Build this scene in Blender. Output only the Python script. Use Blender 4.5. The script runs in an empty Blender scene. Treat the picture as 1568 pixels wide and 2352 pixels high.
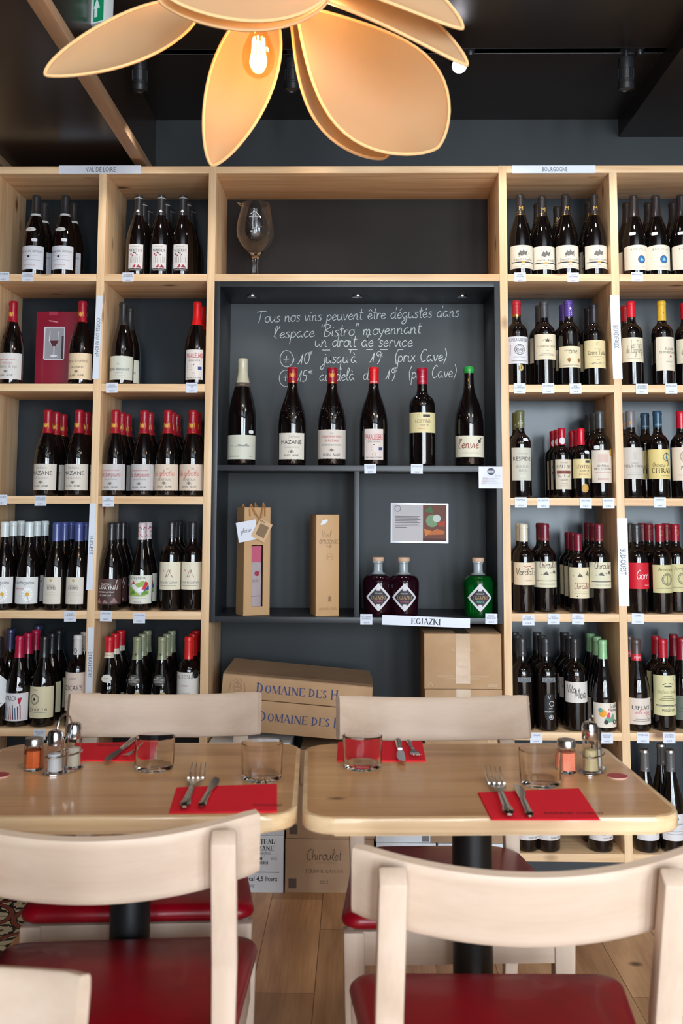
import bpy, bmesh, math, random
import numpy as np
from mathutils import Vector, Matrix
random.seed(7)
SC = bpy.context.scene
COL = SC.collection
R = math.radians
PI = math.pi

# ------------------------------------------------------------------ camera
EYE = 1.27
CX, CY = 0.529153, -3.424205
YAW, PITCH, ROLL, PPY, FPX = 0.01626562, 0.09845975, 0.00396468, 932.0, 2287.0
def _cam_rows():
    a, b = math.cos(YAW), math.sin(YAW); Y = np.array([[a, b, 0], [-b, a, 0], [0, 0, 1]])
    a, b = math.cos(PITCH), math.sin(PITCH); P = np.array([[1, 0, 0], [0, a, b], [0, -b, a]])
    a, b = math.cos(ROLL), math.sin(ROLL); Q = np.array([[a, 0, b], [0, 1, 0], [-b, 0, a]])
    return Q @ P @ Y
CM = _cam_rows(); CO = np.array([CX, CY, EYE])
def at(u, v, **k):
    """world point seen at photo pixel (u, v) on the plane x=, y= or z="""
    d = CM.T @ np.array([(u - 784) / FPX, 1, -(v - PPY) / FPX])
    (ax, val), = k.items(); i = 'xyz'.index(ax)
    p = CO + (val - CO[i]) / d[i] * d
    return Vector(p)
cam = bpy.data.cameras.new('camera'); cam.sensor_fit = 'VERTICAL'; cam.sensor_height = 36.0
cam.lens = FPX / 2352 * 36.0
cam.shift_y = -(1176 - PPY) / 2352
cam.clip_start = 0.05
cam.dof.use_dof = True; cam.dof.focus_distance = 3.3; cam.dof.aperture_fstop = 6.3
camo = bpy.data.objects.new('camera', cam); COL.objects.link(camo)
m3 = Matrix((CM[0], CM[2], -CM[1])).transposed()
camo.matrix_world = Matrix.Translation((CX, CY, EYE)) @ m3.to_4x4()
SC.camera = camo

# ------------------------------------------------------------------ exposure, world, lights
SC.view_settings.view_transform = 'Standard'; SC.view_settings.look = 'None'
SC.view_settings.gamma = 1.0; SC.view_settings.exposure = 0.0; SC.view_settings.use_curve_mapping = False
w = bpy.data.worlds.new('world'); SC.world = w; w.use_nodes = True
w.node_tree.nodes['Background'].inputs[0].default_value = (0.80, 0.88, 1.0, 1)
w.node_tree.nodes['Background'].inputs[1].default_value = 0.5
def area_light(name, loc, rot, sx, sy, power, color):
    l = bpy.data.lights.new(name, 'AREA'); l.shape = 'RECTANGLE'; l.size = sx; l.size_y = sy
    l.energy = power; l.color = color
    o = bpy.data.objects.new(name, l); o.location = loc; o.rotation_euler = rot; COL.objects.link(o); return o
def spot_light(name, loc, target, power, color, ang=50, blend=.6, r=.03):
    l = bpy.data.lights.new(name, 'SPOT'); l.energy = power; l.color = color
    l.spot_size = R(ang); l.spot_blend = blend; l.shadow_soft_size = r
    o = bpy.data.objects.new(name, l); o.location = loc
    d = Vector(target) - Vector(loc); o.rotation_euler = d.to_track_quat('-Z', 'Y').to_euler(); COL.objects.link(o); return o
# daylight through the four tall shop windows behind the camera
WINX = [(-.05, .5), (1.0, 1.6), (2.1, 2.8), (3.2, 3.95)]
for a, b in WINX:
    area_light('window_daylight', ((a+b)/2, -6.35, 1.45), (R(90), 0, 0), b-a, 2.4, 180 if a > .5 else 115, (0.76, 0.89, 1.0) if a > .5 else (0.9, 0.95, 1.0))
# unseen fill lights added under the ceiling to brighten tables and far chairs
for x in (-.9, .6, 2.1):
    area_light('added_ceiling_fill', (x, -2.45, 2.72), (R(18), 0, 0), .5, .5, 10, (1.0, 0.88, 0.74))
# added sunlight through the shop windows, whose floor bounce brightens the shelf undersides
sl = bpy.data.lights.new('bounce_sun', 'SUN'); sl.energy = 7; sl.angle = R(.6); sl.color = (1.0, .95, .86)
slo = bpy.data.objects.new('bounce_sun', sl); slo.rotation_euler = (R(40), 0, R(4)); COL.objects.link(slo)
# track spots aimed at the shelves
for x, tx, tz, p in ((-.13, -.35, 1.7, 9), (.42, .3, 1.9, 9), (1.02, 1.1, 1.8, 9), (1.42, 1.55, 1.5, 9)):
    spot_light('track_spot_beam', (x, -.27, 2.575), (tx, .10, tz), p, (1.0, .93, .84), 85, 1.0, .025)

# ------------------------------------------------------------------ materials
def lin(c):
    def f(v):
        v /= 255.0
        return v / 12.92 if v <= .04045 else ((v + .055) / 1.055) ** 2.4
    return (f(c[0]), f(c[1]), f(c[2]), 1)
MC = {}
def mat(name, c=(128, 128, 128), rough=.5, metal=0, coat=0, trans=0, ior=1.45, spec=.5, emit=None, es=0, alpha=1):
    if name in MC: return MC[name]
    m = bpy.data.materials.new(name); m.use_nodes = True
    b = m.node_tree.nodes['Principled BSDF']
    b.inputs['Base Color'].default_value = lin(c); b.inputs['Roughness'].default_value = rough
    b.inputs['Metallic'].default_value = metal; b.inputs['IOR'].default_value = ior
    b.inputs['Coat Weight'].default_value = coat; b.inputs['Coat Roughness'].default_value = .08
    b.inputs['Transmission Weight'].default_value = trans
    b.inputs['Specular IOR Level'].default_value = spec
    if emit: b.inputs['Emission Color'].default_value = lin(emit); b.inputs['Emission Strength'].default_value = es
    m.diffuse_color = lin(c); MC[name] = m
    return m
def noisy(name, c1, c2, scale=(4, 4, 4), rough=.5, bump=0, coat=0, detail=4, spec=.5):
    if name in MC: return MC[name]
    m = mat(name, c1, rough, coat=coat, spec=spec); nt = m.node_tree; b = nt.nodes['Principled BSDF']
    tc = nt.nodes.new('ShaderNodeTexCoord'); mp = nt.nodes.new('ShaderNodeMapping')
    mp.inputs['Scale'].default_value = scale
    n = nt.nodes.new('ShaderNodeTexNoise'); n.inputs['Scale'].default_value = 1; n.inputs['Detail'].default_value = detail
    r = nt.nodes.new('ShaderNodeValToRGB'); r.color_ramp.elements[0].color = lin(c1); r.color_ramp.elements[1].color = lin(c2)
    r.color_ramp.elements[0].position = .3; r.color_ramp.elements[1].position = .7
    L = nt.links.new
    L(tc.outputs['Object'], mp.inputs[0]); L(mp.outputs[0], n.inputs['Vector']); L(n.outputs['Fac'], r.inputs[0]); L(r.outputs[0], b.inputs['Base Color'])
    if bump:
        bp = nt.nodes.new('ShaderNodeBump'); bp.inputs['Strength'].default_value = bump; bp.inputs['Distance'].default_value = .002
        L(n.outputs['Fac'], bp.inputs['Height']); L(bp.outputs[0], b.inputs['Normal'])
    return m
def wood(name, light, dark, axis='x', knots=(120, 78, 45), kn=.07, rough=.5, coat=0, stretch=14, fine=26):
    """pine-like: stretched noise rings along axis plus scattered knots"""
    if name in MC: return MC[name]
    m = mat(name, light, rough, coat=coat); nt = m.node_tree; b = nt.nodes['Principled BSDF']; L = nt.links.new
    tc = nt.nodes.new('ShaderNodeTexCoord')
    def mapped(s):
        mp = nt.nodes.new('ShaderNodeMapping'); mp.inputs['Scale'].default_value = s; L(tc.outputs['Object'], mp.inputs[0]); return mp.outputs[0]
    def sc(lo, hi):
        return tuple(lo if a == axis else hi for a in 'xyz')
    n1 = nt.nodes.new('ShaderNodeTexNoise'); n1.inputs['Scale'].default_value = 1; n1.inputs['Detail'].default_value = 6; n1.inputs['Distortion'].default_value = .7
    L(mapped(sc(1.6, fine)), n1.inputs['Vector'])
    n2 = nt.nodes.new('ShaderNodeTexNoise'); n2.inputs['Scale'].default_value = 1; n2.inputs['Detail'].default_value = 3
    L(mapped(sc(5, 150)), n2.inputs['Vector'])
    mx = nt.nodes.new('ShaderNodeMath'); mx.operation = 'MULTIPLY_ADD'; mx.inputs[1].default_value = .3
    L(n2.outputs['Fac'], mx.inputs[0]); L(n1.outputs['Fac'], mx.inputs[2])
    r = nt.nodes.new('ShaderNodeValToRGB'); r.color_ramp.elements[0].color = lin(light); r.color_ramp.elements[1].color = lin(dark)
    r.color_ramp.elements[0].position = .5; r.color_ramp.elements[1].position = .86
    L(mx.outputs[0], r.inputs[0])
    v = nt.nodes.new('ShaderNodeTexVoronoi'); v.inputs['Scale'].default_value = 1; v.inputs['Randomness'].default_value = 1
    L(mapped(sc(4.2, stretch * .55)), v.inputs['Vector'])
    kr = nt.nodes.new('ShaderNodeValToRGB'); kr.color_ramp.elements[0].color = (1, 1, 1, 1); kr.color_ramp.elements[1].color = (0, 0, 0, 1)
    kr.color_ramp.elements[0].position = kn * .5; kr.color_ramp.elements[1].position = kn * 1.6
    L(v.outputs['Distance'], kr.inputs[0])
    mm = nt.nodes.new('ShaderNodeMix'); mm.data_type = 'RGBA'
    L(kr.outputs[0], mm.inputs[0]); L(r.outputs[0], mm.inputs[6]); mm.inputs[7].default_value = lin(knots)
    L(mm.outputs[2], b.inputs['Base Color'])
    return m
PX = wood('pine_along_x', (240, 205, 162), (212, 166, 120), 'x', kn=.1)
PY = wood('pine_along_y', (238, 202, 160), (212, 166, 120), 'y')
PZ = wood('pine_along_z', (241, 207, 165), (214, 170, 124), 'z', kn=.1)
TW = wood('table_pine', (224, 176, 124), (192, 140, 92), 'x', kn=.06, rough=.3, coat=.22, fine=16)
TE = wood('table_edge_pine', (240, 208, 164), (214, 172, 124), 'x', kn=.05, rough=.35, coat=.3)
BW = wood('whitened_beech', (208, 184, 164), (194, 168, 146), 'x', knots=(214, 188, 166), kn=.01, rough=.5, coat=.0, fine=18)
BWZ = wood('whitened_beech_upright', (208, 184, 164), (194, 168, 146), 'z', knots=(214, 188, 166), kn=.01, rough=.5, coat=.0, fine=18)
BATT = wood('batten_pine', (216, 180, 146), (196, 156, 120), 'y', kn=.02)
WALL = noisy('dark_slate_paint', (29, 33, 36), (35, 39, 42), (2, 2, 2), .55)
SLATE = noisy('slate_back_paint', (23, 30, 36), (29, 37, 43), (3, 3, 3), .27, spec=.5)
BLK = noisy('black_satin_board', (38, 40, 43), (47, 49, 52), (5, 5, 5), .38)
CHALKB = noisy('chalkboard_grey', (54, 58, 61), (63, 67, 70), (4, 2, 6), .6)
CEIL = noisy('black_brown_ceiling', (34, 28, 26), (40, 33, 30), (2, 2, 2), .35)
SOFF = noisy('dark_brown_soffit', (46, 35, 30), (54, 42, 35), (2, 2, 2), .28)
CARD = noisy('kraft_cardboard', (196, 158, 120), (184, 146, 108), (12, 12, 12), .8)
CARD2 = noisy('brown_cardboard', (172, 138, 108), (160, 127, 98), (12, 12, 12), .8)
WBOX = noisy('white_cardboard', (226, 228, 232), (215, 217, 222), (8, 8, 8), .7)
BLACKM = mat('black_powder_coat', (18, 18, 19), .38)
RED = noisy('red_leatherette', (144, 0, 22), (136, 0, 19), (30, 30, 30), .36, coat=.1)
NAP = mat('red_paper_napkin', (236, 24, 48), .85)
CHROME = mat('chrome', (225, 225, 228), .12, 1)
STEEL = mat('cutlery_steel', (205, 200, 195), .18, 1)
GLASS = mat('clear_glass', (255, 255, 255), .0, trans=1, ior=1.45)
BGL = mat('dark_bottle_glass', (13, 8, 8), .035, spec=.75, coat=.3)
CHALK = mat('chalk', (205, 210, 208), .9)
INK = mat('black_ink', (32, 32, 34), .6)
PAPER = mat('white_sign_paper', (222, 226, 236), .35, coat=.3)
def ink(c): return mat('ink_%02x%02x%02x' % tuple(c), c, .6)

# ------------------------------------------------------------------ geometry collector
class G:
    def __init__(s): s.v = []; s.f = []; s.m = []; s.mats = []
    def mi(s, m):
        if m not in s.mats: s.mats.append(m)
        return s.mats.index(m)
    def add(s, V, F, m, T=None):
        o = len(s.v); k = s.mi(m)
        if T is not None: V = [T @ Vector(p) for p in V]
        s.v += [tuple(p) for p in V]
        for f in F: s.f.append(tuple(i + o for i in f)); s.m.append(k)
        return s
    def box(s, x0, x1, y0, y1, z0, z1, m, bev=0, T=None):
        if bev:
            bm = bmesh.new(); bmesh.ops.create_cube(bm, size=1)
            for q in bm.verts: q.co = ((x0+x1)/2 + q.co.x*(x1-x0), (y0+y1)/2 + q.co.y*(y1-y0), (z0+z1)/2 + q.co.z*(z1-z0))
            bmesh.ops.bevel(bm, geom=bm.edges[:], offset=bev, segments=2, profile=.6, affect='EDGES')
            bm.verts.index_update()
            s.add([q.co.copy() for q in bm.verts], [[q.index for q in f.verts] for f in bm.faces], m, T); bm.free()
        else:
            V = [(x, y, z) for z in (z0, z1) for y in (y0, y1) for x in (x0, x1)]
            s.add(V, [(0, 2, 3, 1), (4, 5, 7, 6), (0, 1, 5, 4), (1, 3, 7, 5), (3, 2, 6, 7), (2, 0, 4, 6)], m, T)
        return s
    def prism(s, pts, a0, a1, m, axis='z', T=None, bev=0):
        """extrude a 2D polygon (CCW) along axis"""
        n = len(pts)
        def P(p, a): return (p[0], p[1], a) if axis == 'z' else ((p[0], a, p[1]) if axis == 'y' else (a, p[0], p[1]))
        if bev:
            bm = bmesh.new(); vs = [bm.verts.new(P(p, a0)) for p in pts]; ws = [bm.verts.new(P(p, a1)) for p in pts]
            f0 = bm.faces.new(vs[::-1]); f1 = bm.faces.new(ws)
            for i in range(n): bm.faces.new((vs[i], vs[(i+1) % n], ws[(i+1) % n], ws[i]))
            bmesh.ops.bevel(bm, geom=list(f0.edges) + list(f1.edges), offset=bev, segments=3, profile=.6, affect='EDGES')
            bm.verts.index_update()
            s.add([q.co.copy() for q in bm.verts], [[q.index for q in f.verts] for f in bm.faces], m, T); bm.free()
        else:
            V = [P(p, a0) for p in pts] + [P(p, a1) for p in pts]
            F = [tuple(range(n))[::-1], tuple(range(n, 2*n))] + [(i, (i+1) % n, n+(i+1) % n, n+i) for i in range(n)]
            s.add(V, F, m, T)
        return s
    def lathe(s, prof, m, cx=0, cy=0, seg=24, T=None, sq=0):
        """prof: [(r, z)]; sq > 0 pushes the section towards a rounded square"""
        V = []; F = []
        for r, z in prof:
            for i in range(seg):
                a = 2*PI*i/seg; k = 1
                if sq: k = 1 + sq * (1/max(abs(math.cos(a)), abs(math.sin(a))) - 1)
                V.append((cx + r*k*math.cos(a), cy + r*k*math.sin(a), z))
        for j in range(len(prof)-1):
            for i in range(seg):
                a, b = j*seg+i, j*seg+(i+1) % seg
                F.append((a, b, b+seg, a+seg))
        if prof[0][0] > 1e-5: F.append(tuple(range(seg))[::-1])
        if prof[-1][0] > 1e-5: F.append(tuple(range((len(prof)-1)*seg, len(prof)*seg)))
        return s.add(V, F, m, T)
    def tube(s, pts, r, m, seg=8, T=None, closed=False, flat=1.0):
        pts = [Vector(p) for p in pts]; n = len(pts); V = []; F = []
        rr = r if isinstance(r, (list, tuple)) else [r]*n
        up = None
        for i, p in enumerate(pts):
            if closed: t = pts[(i+1) % n] - pts[i-1]
            else: t = pts[min(i+1, n-1)] - pts[max(i-1, 0)]
            t.normalize()
            if up is None:
                up = Vector((0, 0, 1)) if abs(t.z) < .9 else Vector((1, 0, 0))
            sd = t.cross(up).normalized(); up = sd.cross(t).normalized()
            for k in range(seg):
                a = 2*PI*k/seg
                V.append(p + sd*math.cos(a)*rr[i] + up*math.sin(a)*rr[i]*flat)
        for i in range(n if closed else n-1):
            for k in range(seg):
                a, b = i*seg+k, i*seg+(k+1) % seg; c, d = ((i+1) % n)*seg+k, ((i+1) % n)*seg+(k+1) % seg
                F.append((a, b, d, c))
        if not closed: F += [tuple(range(seg))[::-1], tuple(range((n-1)*seg, n*seg))]
        return s.add(V, F, m, T)
    def mesh(s, name, ang=35):
        me = bpy.data.meshes.new(name); me.from_pydata(s.v, [], s.f)
        for m in s.mats: me.materials.append(m)
        me.polygons.foreach_set('material_index', s.m)
        me.polygons.foreach_set('use_smooth', [True]*len(s.f))
        me.update(); me.set_sharp_from_angle(angle=R(ang))
        return me
    def obj(s, name, parent=None, ang=35):
        me = s.mesh(name, ang)
        if parent is not None and parent.get('_w'):
            me.transform(Matrix.Translation(-Vector(parent['_w'])))
        o = bpy.data.objects.new(name, me); COL.objects.link(o)
        if parent is not None:
            o.parent = parent
            if parent.get('_w'): o['_w'] = list(parent['_w'])
        return o
def thing(name, label, cat, loc=(0, 0, 0), rz=0, group=None, world=False):
    """Empty at the thing's base; world=True: parts are given in world coordinates"""
    o = bpy.data.objects.new(name, None); COL.objects.link(o); o.empty_display_size = .05
    o.location = loc; o.rotation_euler = (0, 0, rz); o['label'] = label; o['category'] = cat
    if group: o['group'] = group
    if world: o['_w'] = list(loc)
    return o
def tag(o, label, cat, group=None):
    o['label'] = label; o['category'] = cat
    if group: o['group'] = group
    return o
def struct(g, name):
    o = g.obj(name); o['kind'] = 'structure'; return o
def single(g, name, label, cat, loc, group=None):
    """a one-mesh thing built in world coordinates, origin moved to loc"""
    me = g.mesh(name); me.transform(Matrix.Translation(-Vector(loc)))
    o = bpy.data.objects.new(name, me); COL.objects.link(o); o.location = loc
    return tag(o, label, cat, group)

# ------------------------------------------------------------------ lettering
SERIF = {  # V stem x,w | H bar x0,x1,y | L line x0,y0,x1,y1,w | A arc cx,cy,rx,ry,a0,a1 | F foot x,y
 'D': (.92, ['V', .16, 1], ['A', .2, .5, .55, .48, 90, -90]), 'O': (.95, ['A', .46, .5, .39, .48, 0, 360]), 'Q': (.95, ['A', .46, .5, .39, .48, 0, 360], ['L', .5, .2, .85, -.15, 1]),
 'M': (1.12, ['V', .12, 0], ['L', .14, 1, .52, .05, 1], ['L', .52, .05, .92, 1, 0], ['V', .95, 1]), 'A': (.88, ['L', .08, 0, .42, 1, 0], ['L', .42, 1, .78, 0, 1], ['H', .2, .64, .34], ['F', .08, 0], ['F', .78, 0]),
 'I': (.44, ['V', .2, 1]), 'N': (.98, ['V', .13, 0], ['L', .13, .98, .8, .02, 1], ['V', .8, 0]), 'E': (.78, ['V', .16, 1], ['H', .1, .66, .975], ['H', .16, .5, .52], ['H', .1, .7, .025], ['L', .66, 1, .66, .8, 0], ['L', .7, 0, .7, .22, 0]),
 'F': (.74, ['V', .16, 1], ['H', .1, .66, .975], ['H', .16, .5, .52], ['L', .66, 1, .66, .8, 0]), 'L': (.74, ['V', .16, 1], ['H', .1, .68, .025], ['L', .68, 0, .68, .24, 0]),
 'S': (.68, ['A', .33, .73, .23, .25, 20, 270], ['A', .33, .25, .25, .25, 90, -160]), 'H': (.98, ['V', .16, 1], ['V', .78, 1], ['H', .16, .78, .52]), 'C': (.86, ['A', .46, .5, .38, .48, 45, 315]),
 'G': (.95, ['A', .46, .5, .38, .48, 45, 330], ['V2', .76, 1]), 'T': (.8, ['V', .4, 1], ['H', .04, .76, .975], ['L', .04, 1, .04, .8, 0], ['L', .76, 1, .76, .8, 0]), 'Z': (.76, ['H', .08, .66, .975], ['H', .06, .7, .025], ['L', .62, .97, .1, .03, 1]),
 'U': (.95, ['V', .16, 1], ['L', .78, 1, .78, .3, 0], ['A', .47, .3, .31, .3, 180, 360]), 'R': (.88, ['V', .16, 1], ['A', .25, .74, .36, .24, 90, -90], ['L', .4, .5, .82, 0, 1]), 'P': (.8, ['V', .16, 1], ['A', .25, .74, .38, .24, 90, -90]),
 'B': (.84, ['V', .16, 1], ['A', .25, .75, .34, .23, 90, -90], ['A', .25, .26, .42, .25, 90, -90]), 'V': (.88, ['L', .08, 1, .44, 0, 1], ['L', .44, 0, .8, 1, 0], ['F', .08, 1], ['F', .8, 1]), 'X': (.86, ['L', .1, 1, .76, 0, 1], ['L', .1, 0, .76, 1, 0], ['F', .1, 1], ['F', .76, 1], ['F', .1, 0], ['F', .76, 0]),
 'Y': (.86, ['L', .08, 1, .42, .5, 1], ['L', .42, .5, .78, 1, 0], ['L', .42, .5, .42, 0, 1], ['F', .42, 0]), 'K': (.92, ['V', .16, 1], ['L', .2, .45, .74, 1, 0], ['L', .35, .6, .82, 0, 1], ['F', .82, 0]), "'": (.3, ['L', .12, 1, .1, .8, 0]), ' ': (.45,), '-': (.5, ['H', .08, .4, .4]),
}
def serif_geo(t):
    """book-style capitals built from stems, hairlines and feet; cap height 1"""
    V = []; F = []; x = 0; TK, TN = .18, .07
    acc = {'É': 'E', 'È': 'E', 'Â': 'A', 'Ô': 'O'}
    def quad(p):
        o = len(V); V.extend(p); F.append((o, o+1, o+2, o+3))
    def rect(a, b, c, d): quad([(x+a, c), (x+b, c), (x+b, d), (x+a, d)])
    for ch in t:
        gl = SERIF.get(acc.get(ch, ch).upper()) or SERIF[' ']
        for q in gl[1:]:
            k = q[0]
            if k in ('V', 'V2'):
                w = (TK if q[2] else TN)/2; top = 1 if k == 'V' else .45
                rect(q[1]-w, q[1]+w, 0, top); rect(q[1]-w-.07, q[1]+w+.07, top-.04, top)
                if k == 'V': rect(q[1]-w-.07, q[1]+w+.07, 0, .04)
            elif k == 'H': rect(q[1], q[2], q[3]-.026, q[3]+.026)
            elif k == 'F': rect(q[1]-.12, q[1]+.12, q[2]-(.04 if q[2] else 0), q[2]+(0 if q[2] else .04))
            elif k == 'L':
                w = (TK if q[5] else TN)/2; dx = q[3]-q[1]; dy = q[4]-q[2]; l = math.hypot(dx, dy)
                if abs(dx) < 1e-6: quad([(x+q[1]-w, q[2]), (x+q[1]+w, q[2]), (x+q[3]+w, q[4]), (x+q[3]-w, q[4])])
                else:
                    hw_ = w*l/abs(dy) if dy else w; quad([(x+q[1]-hw_, q[2]), (x+q[1]+hw_, q[2]), (x+q[3]+hw_, q[4]), (x+q[3]-hw_, q[4])])
            elif k == 'A':
                n = 14; prev = None
                for i in range(n+1):
                    a = R(q[5] + (q[6]-q[5])*i/n); c, s_ = math.cos(a), math.sin(a); w = TN + (TK-TN)*abs(c)**1.5
                    cur = ((x+q[1]+q[3]*c, q[2]+q[4]*s_), (x+q[1]+(q[3]-w)*c, q[2]+(q[4]-w)*s_))
                    if prev: quad([prev[0], cur[0], cur[1], prev[1]])
                    prev = cur
        if ch in 'ÉÂÔ': quad([(x+.3, 1.08), (x+.36, 1.06), (x+.52, 1.22), (x+.44, 1.24)])
        x += gl[0]
    return V, F, x
TCACHE = {}
def text_geo(t):
    """printed text with the built-in font: verts, faces, scaled so cap height = 1, x from 0; a leading * makes it bold"""
    if t in TCACHE: return TCACHE[t]
    if t[0] == '^': TCACHE[t] = serif_geo(t[1:]); return TCACHE[t]
    c = bpy.data.curves.new('lettering', 'FONT'); c.body = t.lstrip('*'); c.size = 1; c.resolution_u = 2
    if t[0] == '*': c.offset = .011
    o = bpy.data.objects.new('lettering', c); COL.objects.link(o)
    dg = bpy.context.evaluated_depsgraph_get(); me = o.evaluated_get(dg).to_mesh()
    V = [(v.co.x / .69, v.co.y / .69) for v in me.vertices]; F = [tuple(p.vertices) for p in me.polygons]
    o.evaluated_get(dg).to_mesh_clear(); bpy.data.objects.remove(o); bpy.data.curves.remove(c)
    if V:
        x0 = min(v[0] for v in V); V = [(v[0]-x0, v[1]) for v in V]
    wd = max([v[0] for v in V] + [.01])
    TCACHE[t] = (V, F, wd); return TCACHE[t]
EL = [(.45+.4*math.cos(a*PI/5+1.2), .5+.5*math.sin(a*PI/5+1.2)) for a in range(11)]
def bowl(x=0): return [(.8+x, .85), (.4+x, 1), (.05+x, .5), (.35+x, 0), (.75+x, .4), (.8+x, .95)]
HW = {  # handwriting skeletons: x-height 1
 'a': (1.1, [bowl() + [(.8, .2), (1.05, 0)]]), 'b': (.95, [[(.1, 2), (.1, .1), (.5, 0), (.8, .5), (.5, 1), (.1, .6)]]),
 'c': (.9, [[(.75, .85), (.4, 1), (.05, .5), (.35, 0), (.85, .25)]]),
 'd': (1.1, [bowl()[:5] + [(.9, 2)], [(.88, 1.5), (.82, .2), (1.05, 0)]]),
 'e': (.92, [[(.05, .45), (.7, .62), (.45, 1), (.05, .5), (.35, 0), (.88, .25)]]),
 'g': (1.05, [bowl() + [(.76, -.6), (.35, -1), (.05, -.7), (.95, .1)]]),
 'i': (.45, [[(.1, .95), (.1, .2), (.38, 0)], [(.14, 1.4), (.17, 1.5)]]),
 'j': (.55, [[(.35, .95), (.33, -.6), (.02, -1), (-.25, -.7), (.5, .1)], [(.38, 1.4), (.4, 1.5)]]),
 'l': (.55, [[(.0, .3), (.42, 1.6), (.28, 2.05), (.1, 1.5), (.15, .2), (.5, 0)]]),
 'm': (1.45, [[(.05, 1), (.1, 0)], [(.1, .5), (.35, 1), (.5, .7), (.52, 0)], [(.52, .5), (.8, 1), (1.0, .7), (1.02, .1), (1.3, 0)]]),
 'n': (1.0, [[(.05, 1), (.1, 0)], [(.1, .5), (.45, 1), (.65, .7), (.66, .1), (.95, 0)]]),
 'o': (.95, [EL + [(.95, .9)]]),
 'p': (.95, [[(.12, 1), (.05, -1.1)], [(.1, .6), (.45, 1), (.8, .5), (.45, 0), (.1, .2)]]),
 'q': (1.05, [bowl() + [(.8, -1.1)]]),
 'r': (.75, [[(.05, 1), (.1, 0)], [(.1, .5), (.35, 1), (.65, .85)]]),
 's': (.75, [[(.65, .9), (.35, 1), (.15, .75), (.6, .35), (.4, 0), (.05, .1)]]),
 't': (.7, [[(.32, 1.8), (.27, .2), (.6, 0)], [(.02, 1.15), (.65, 1.2)]]),
 'u': (1.05, [[(.05, 1), (.1, .2), (.4, 0), (.72, .4), (.76, 1)], [(.76, 1), (.78, .15), (1.0, 0)]]),
 'v': (.85, [[(.05, 1), (.38, 0), (.75, 1)]]), 'x': (.85, [[(.05, 1), (.75, 0)], [(.7, 1), (.05, 0)]]),
 'y': (.95, [[(.05, 1), (.2, .3), (.5, .15)], [(.8, 1), (.45, -.3), (.1, -1)]]),
 'z': (.8, [[(.1, 1), (.7, 1), (.1, 0), (.7, 0)]]), 'h': (1.0, [[(.1, 2), (.1, 0)], [(.1, .5), (.45, 1), (.65, .7), (.66, .1), (.95, 0)]]),
 'f': (.7, [[(.6, 1.8), (.35, 1.95), (.25, 1.3), (.25, -.7)], [(0, 1), (.6, 1.05)]]),
 'B': (1.2, [[(.15, 2), (.1, 0)], [(-.1, 1.8), (.5, 2.1), (.9, 1.6), (.2, 1.05), (1.0, .6), (.6, 0), (.0, .05)]]),
 'C': (1.15, [[(1.0, 1.8), (.6, 2), (.1, 1), (.4, 0), (1.0, .2)]]),
 'T': (1.3, [[(-.2, 1.8), (.5, 1.95), (1.4, 1.9)], [(.55, 1.9), (.4, .3), (.2, -.1)]]),
 'L': (1.1, [[(.5, 1.9), (.2, 1.9), (.3, .2), (.1, 0), (1.1, .1)]]), 'V': (1.1, [[(.0, 2), (.45, 0), (1.0, 2)]]),
 'G': (1.25, [[(1.0, 1.8), (.6, 2), (.1, 1), (.5, 0), (1.0, .3), (1.0, .9), (.6, .9)]]),
 'F': (1.1, [[(.3, 1.9), (.2, 0)], [(0, 1.95), (1.1, 2)], [(.25, 1), (.8, 1.05)]]), 'M': (1.6, [[(.1, 0), (.3, 2), (.7, .4), (1.2, 2), (1.3, 0)]]),
 '0': (1.0, [[(.5+.4*math.cos(a*PI/5+1.5), .9+.9*math.sin(a*PI/5+1.5)) for a in range(11)]]),
 '1': (.8, [[(-.2, .0), (.1, .3), (.55, 1.8)], [(.55, 1.8), (.45, 0)]]),
 '5': (1.0, [[(.8, 1.8), (.3, 1.8), (.2, 1.1), (.7, 1.0), (.75, .3), (.3, 0), (0, .15)]]),
 '9': (1.0, [[(.8, 1.6), (.4, 1.8), (.1, 1.3), (.5, 1.0), (.8, 1.5), (.7, .3), (.4, -.3)]]),
 '(': (.6, [[(.5, 2.1), (.15, 1), (.4, -.4)]]), ')': (.6, [[(.1, 2.1), (.45, 1), (.1, -.4)]]),
 '+': (1.3, [[(.1, .8), (1.0, .8)], [(.55, 1.3), (.55, .2)]]), "'": (.35, [[(.2, 2.1), (.1, 1.6)]]), '"': (.6, [[(.15, 2.1), (.1, 1.6)], [(.45, 2.1), (.4, 1.6)]]),
 '-': (.8, [[(.1, .6), (.7, .6)]]), '.': (.4, [[(.1, 0), (.2, .05)]]), ' ': (.75, []),
 '€': (.8, [[(.7, 2.0), (.4, 2.1), (.15, 1.7), (.4, 1.3), (.7, 1.4)], [(0, 1.75), (.5, 1.8)], [(0, 1.6), (.5, 1.62)]]),
}
ACC = {'é': ('e', [[(.4, 1.3), (.65, 1.7)]]), 'è': ('e', [[(.2, 1.7), (.45, 1.3)]]), 'ê': ('e', [[(.15, 1.35), (.4, 1.7), (.7, 1.35)]]), 'à': ('a', [[(.3, 1.7), (.55, 1.3)]])}
def smooth(p, k=4):
    if len(p) < 3: return p
    q = [p[0]] + list(p) + [p[-1]]; out = []
    for i in range(1, len(q)-2):
        a, b, c, d = q[i-1], q[i], q[i+1], q[i+2]
        for j in range(k):
            t = j/k
            out.append(tuple(.5*((2*b[n]) + (-a[n]+c[n])*t + (2*a[n]-5*b[n]+4*c[n]-d[n])*t*t + (-a[n]+3*b[n]-3*c[n]+d[n])*t**3) for n in (0, 1)))
    out.append(p[-1]); return out
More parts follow.
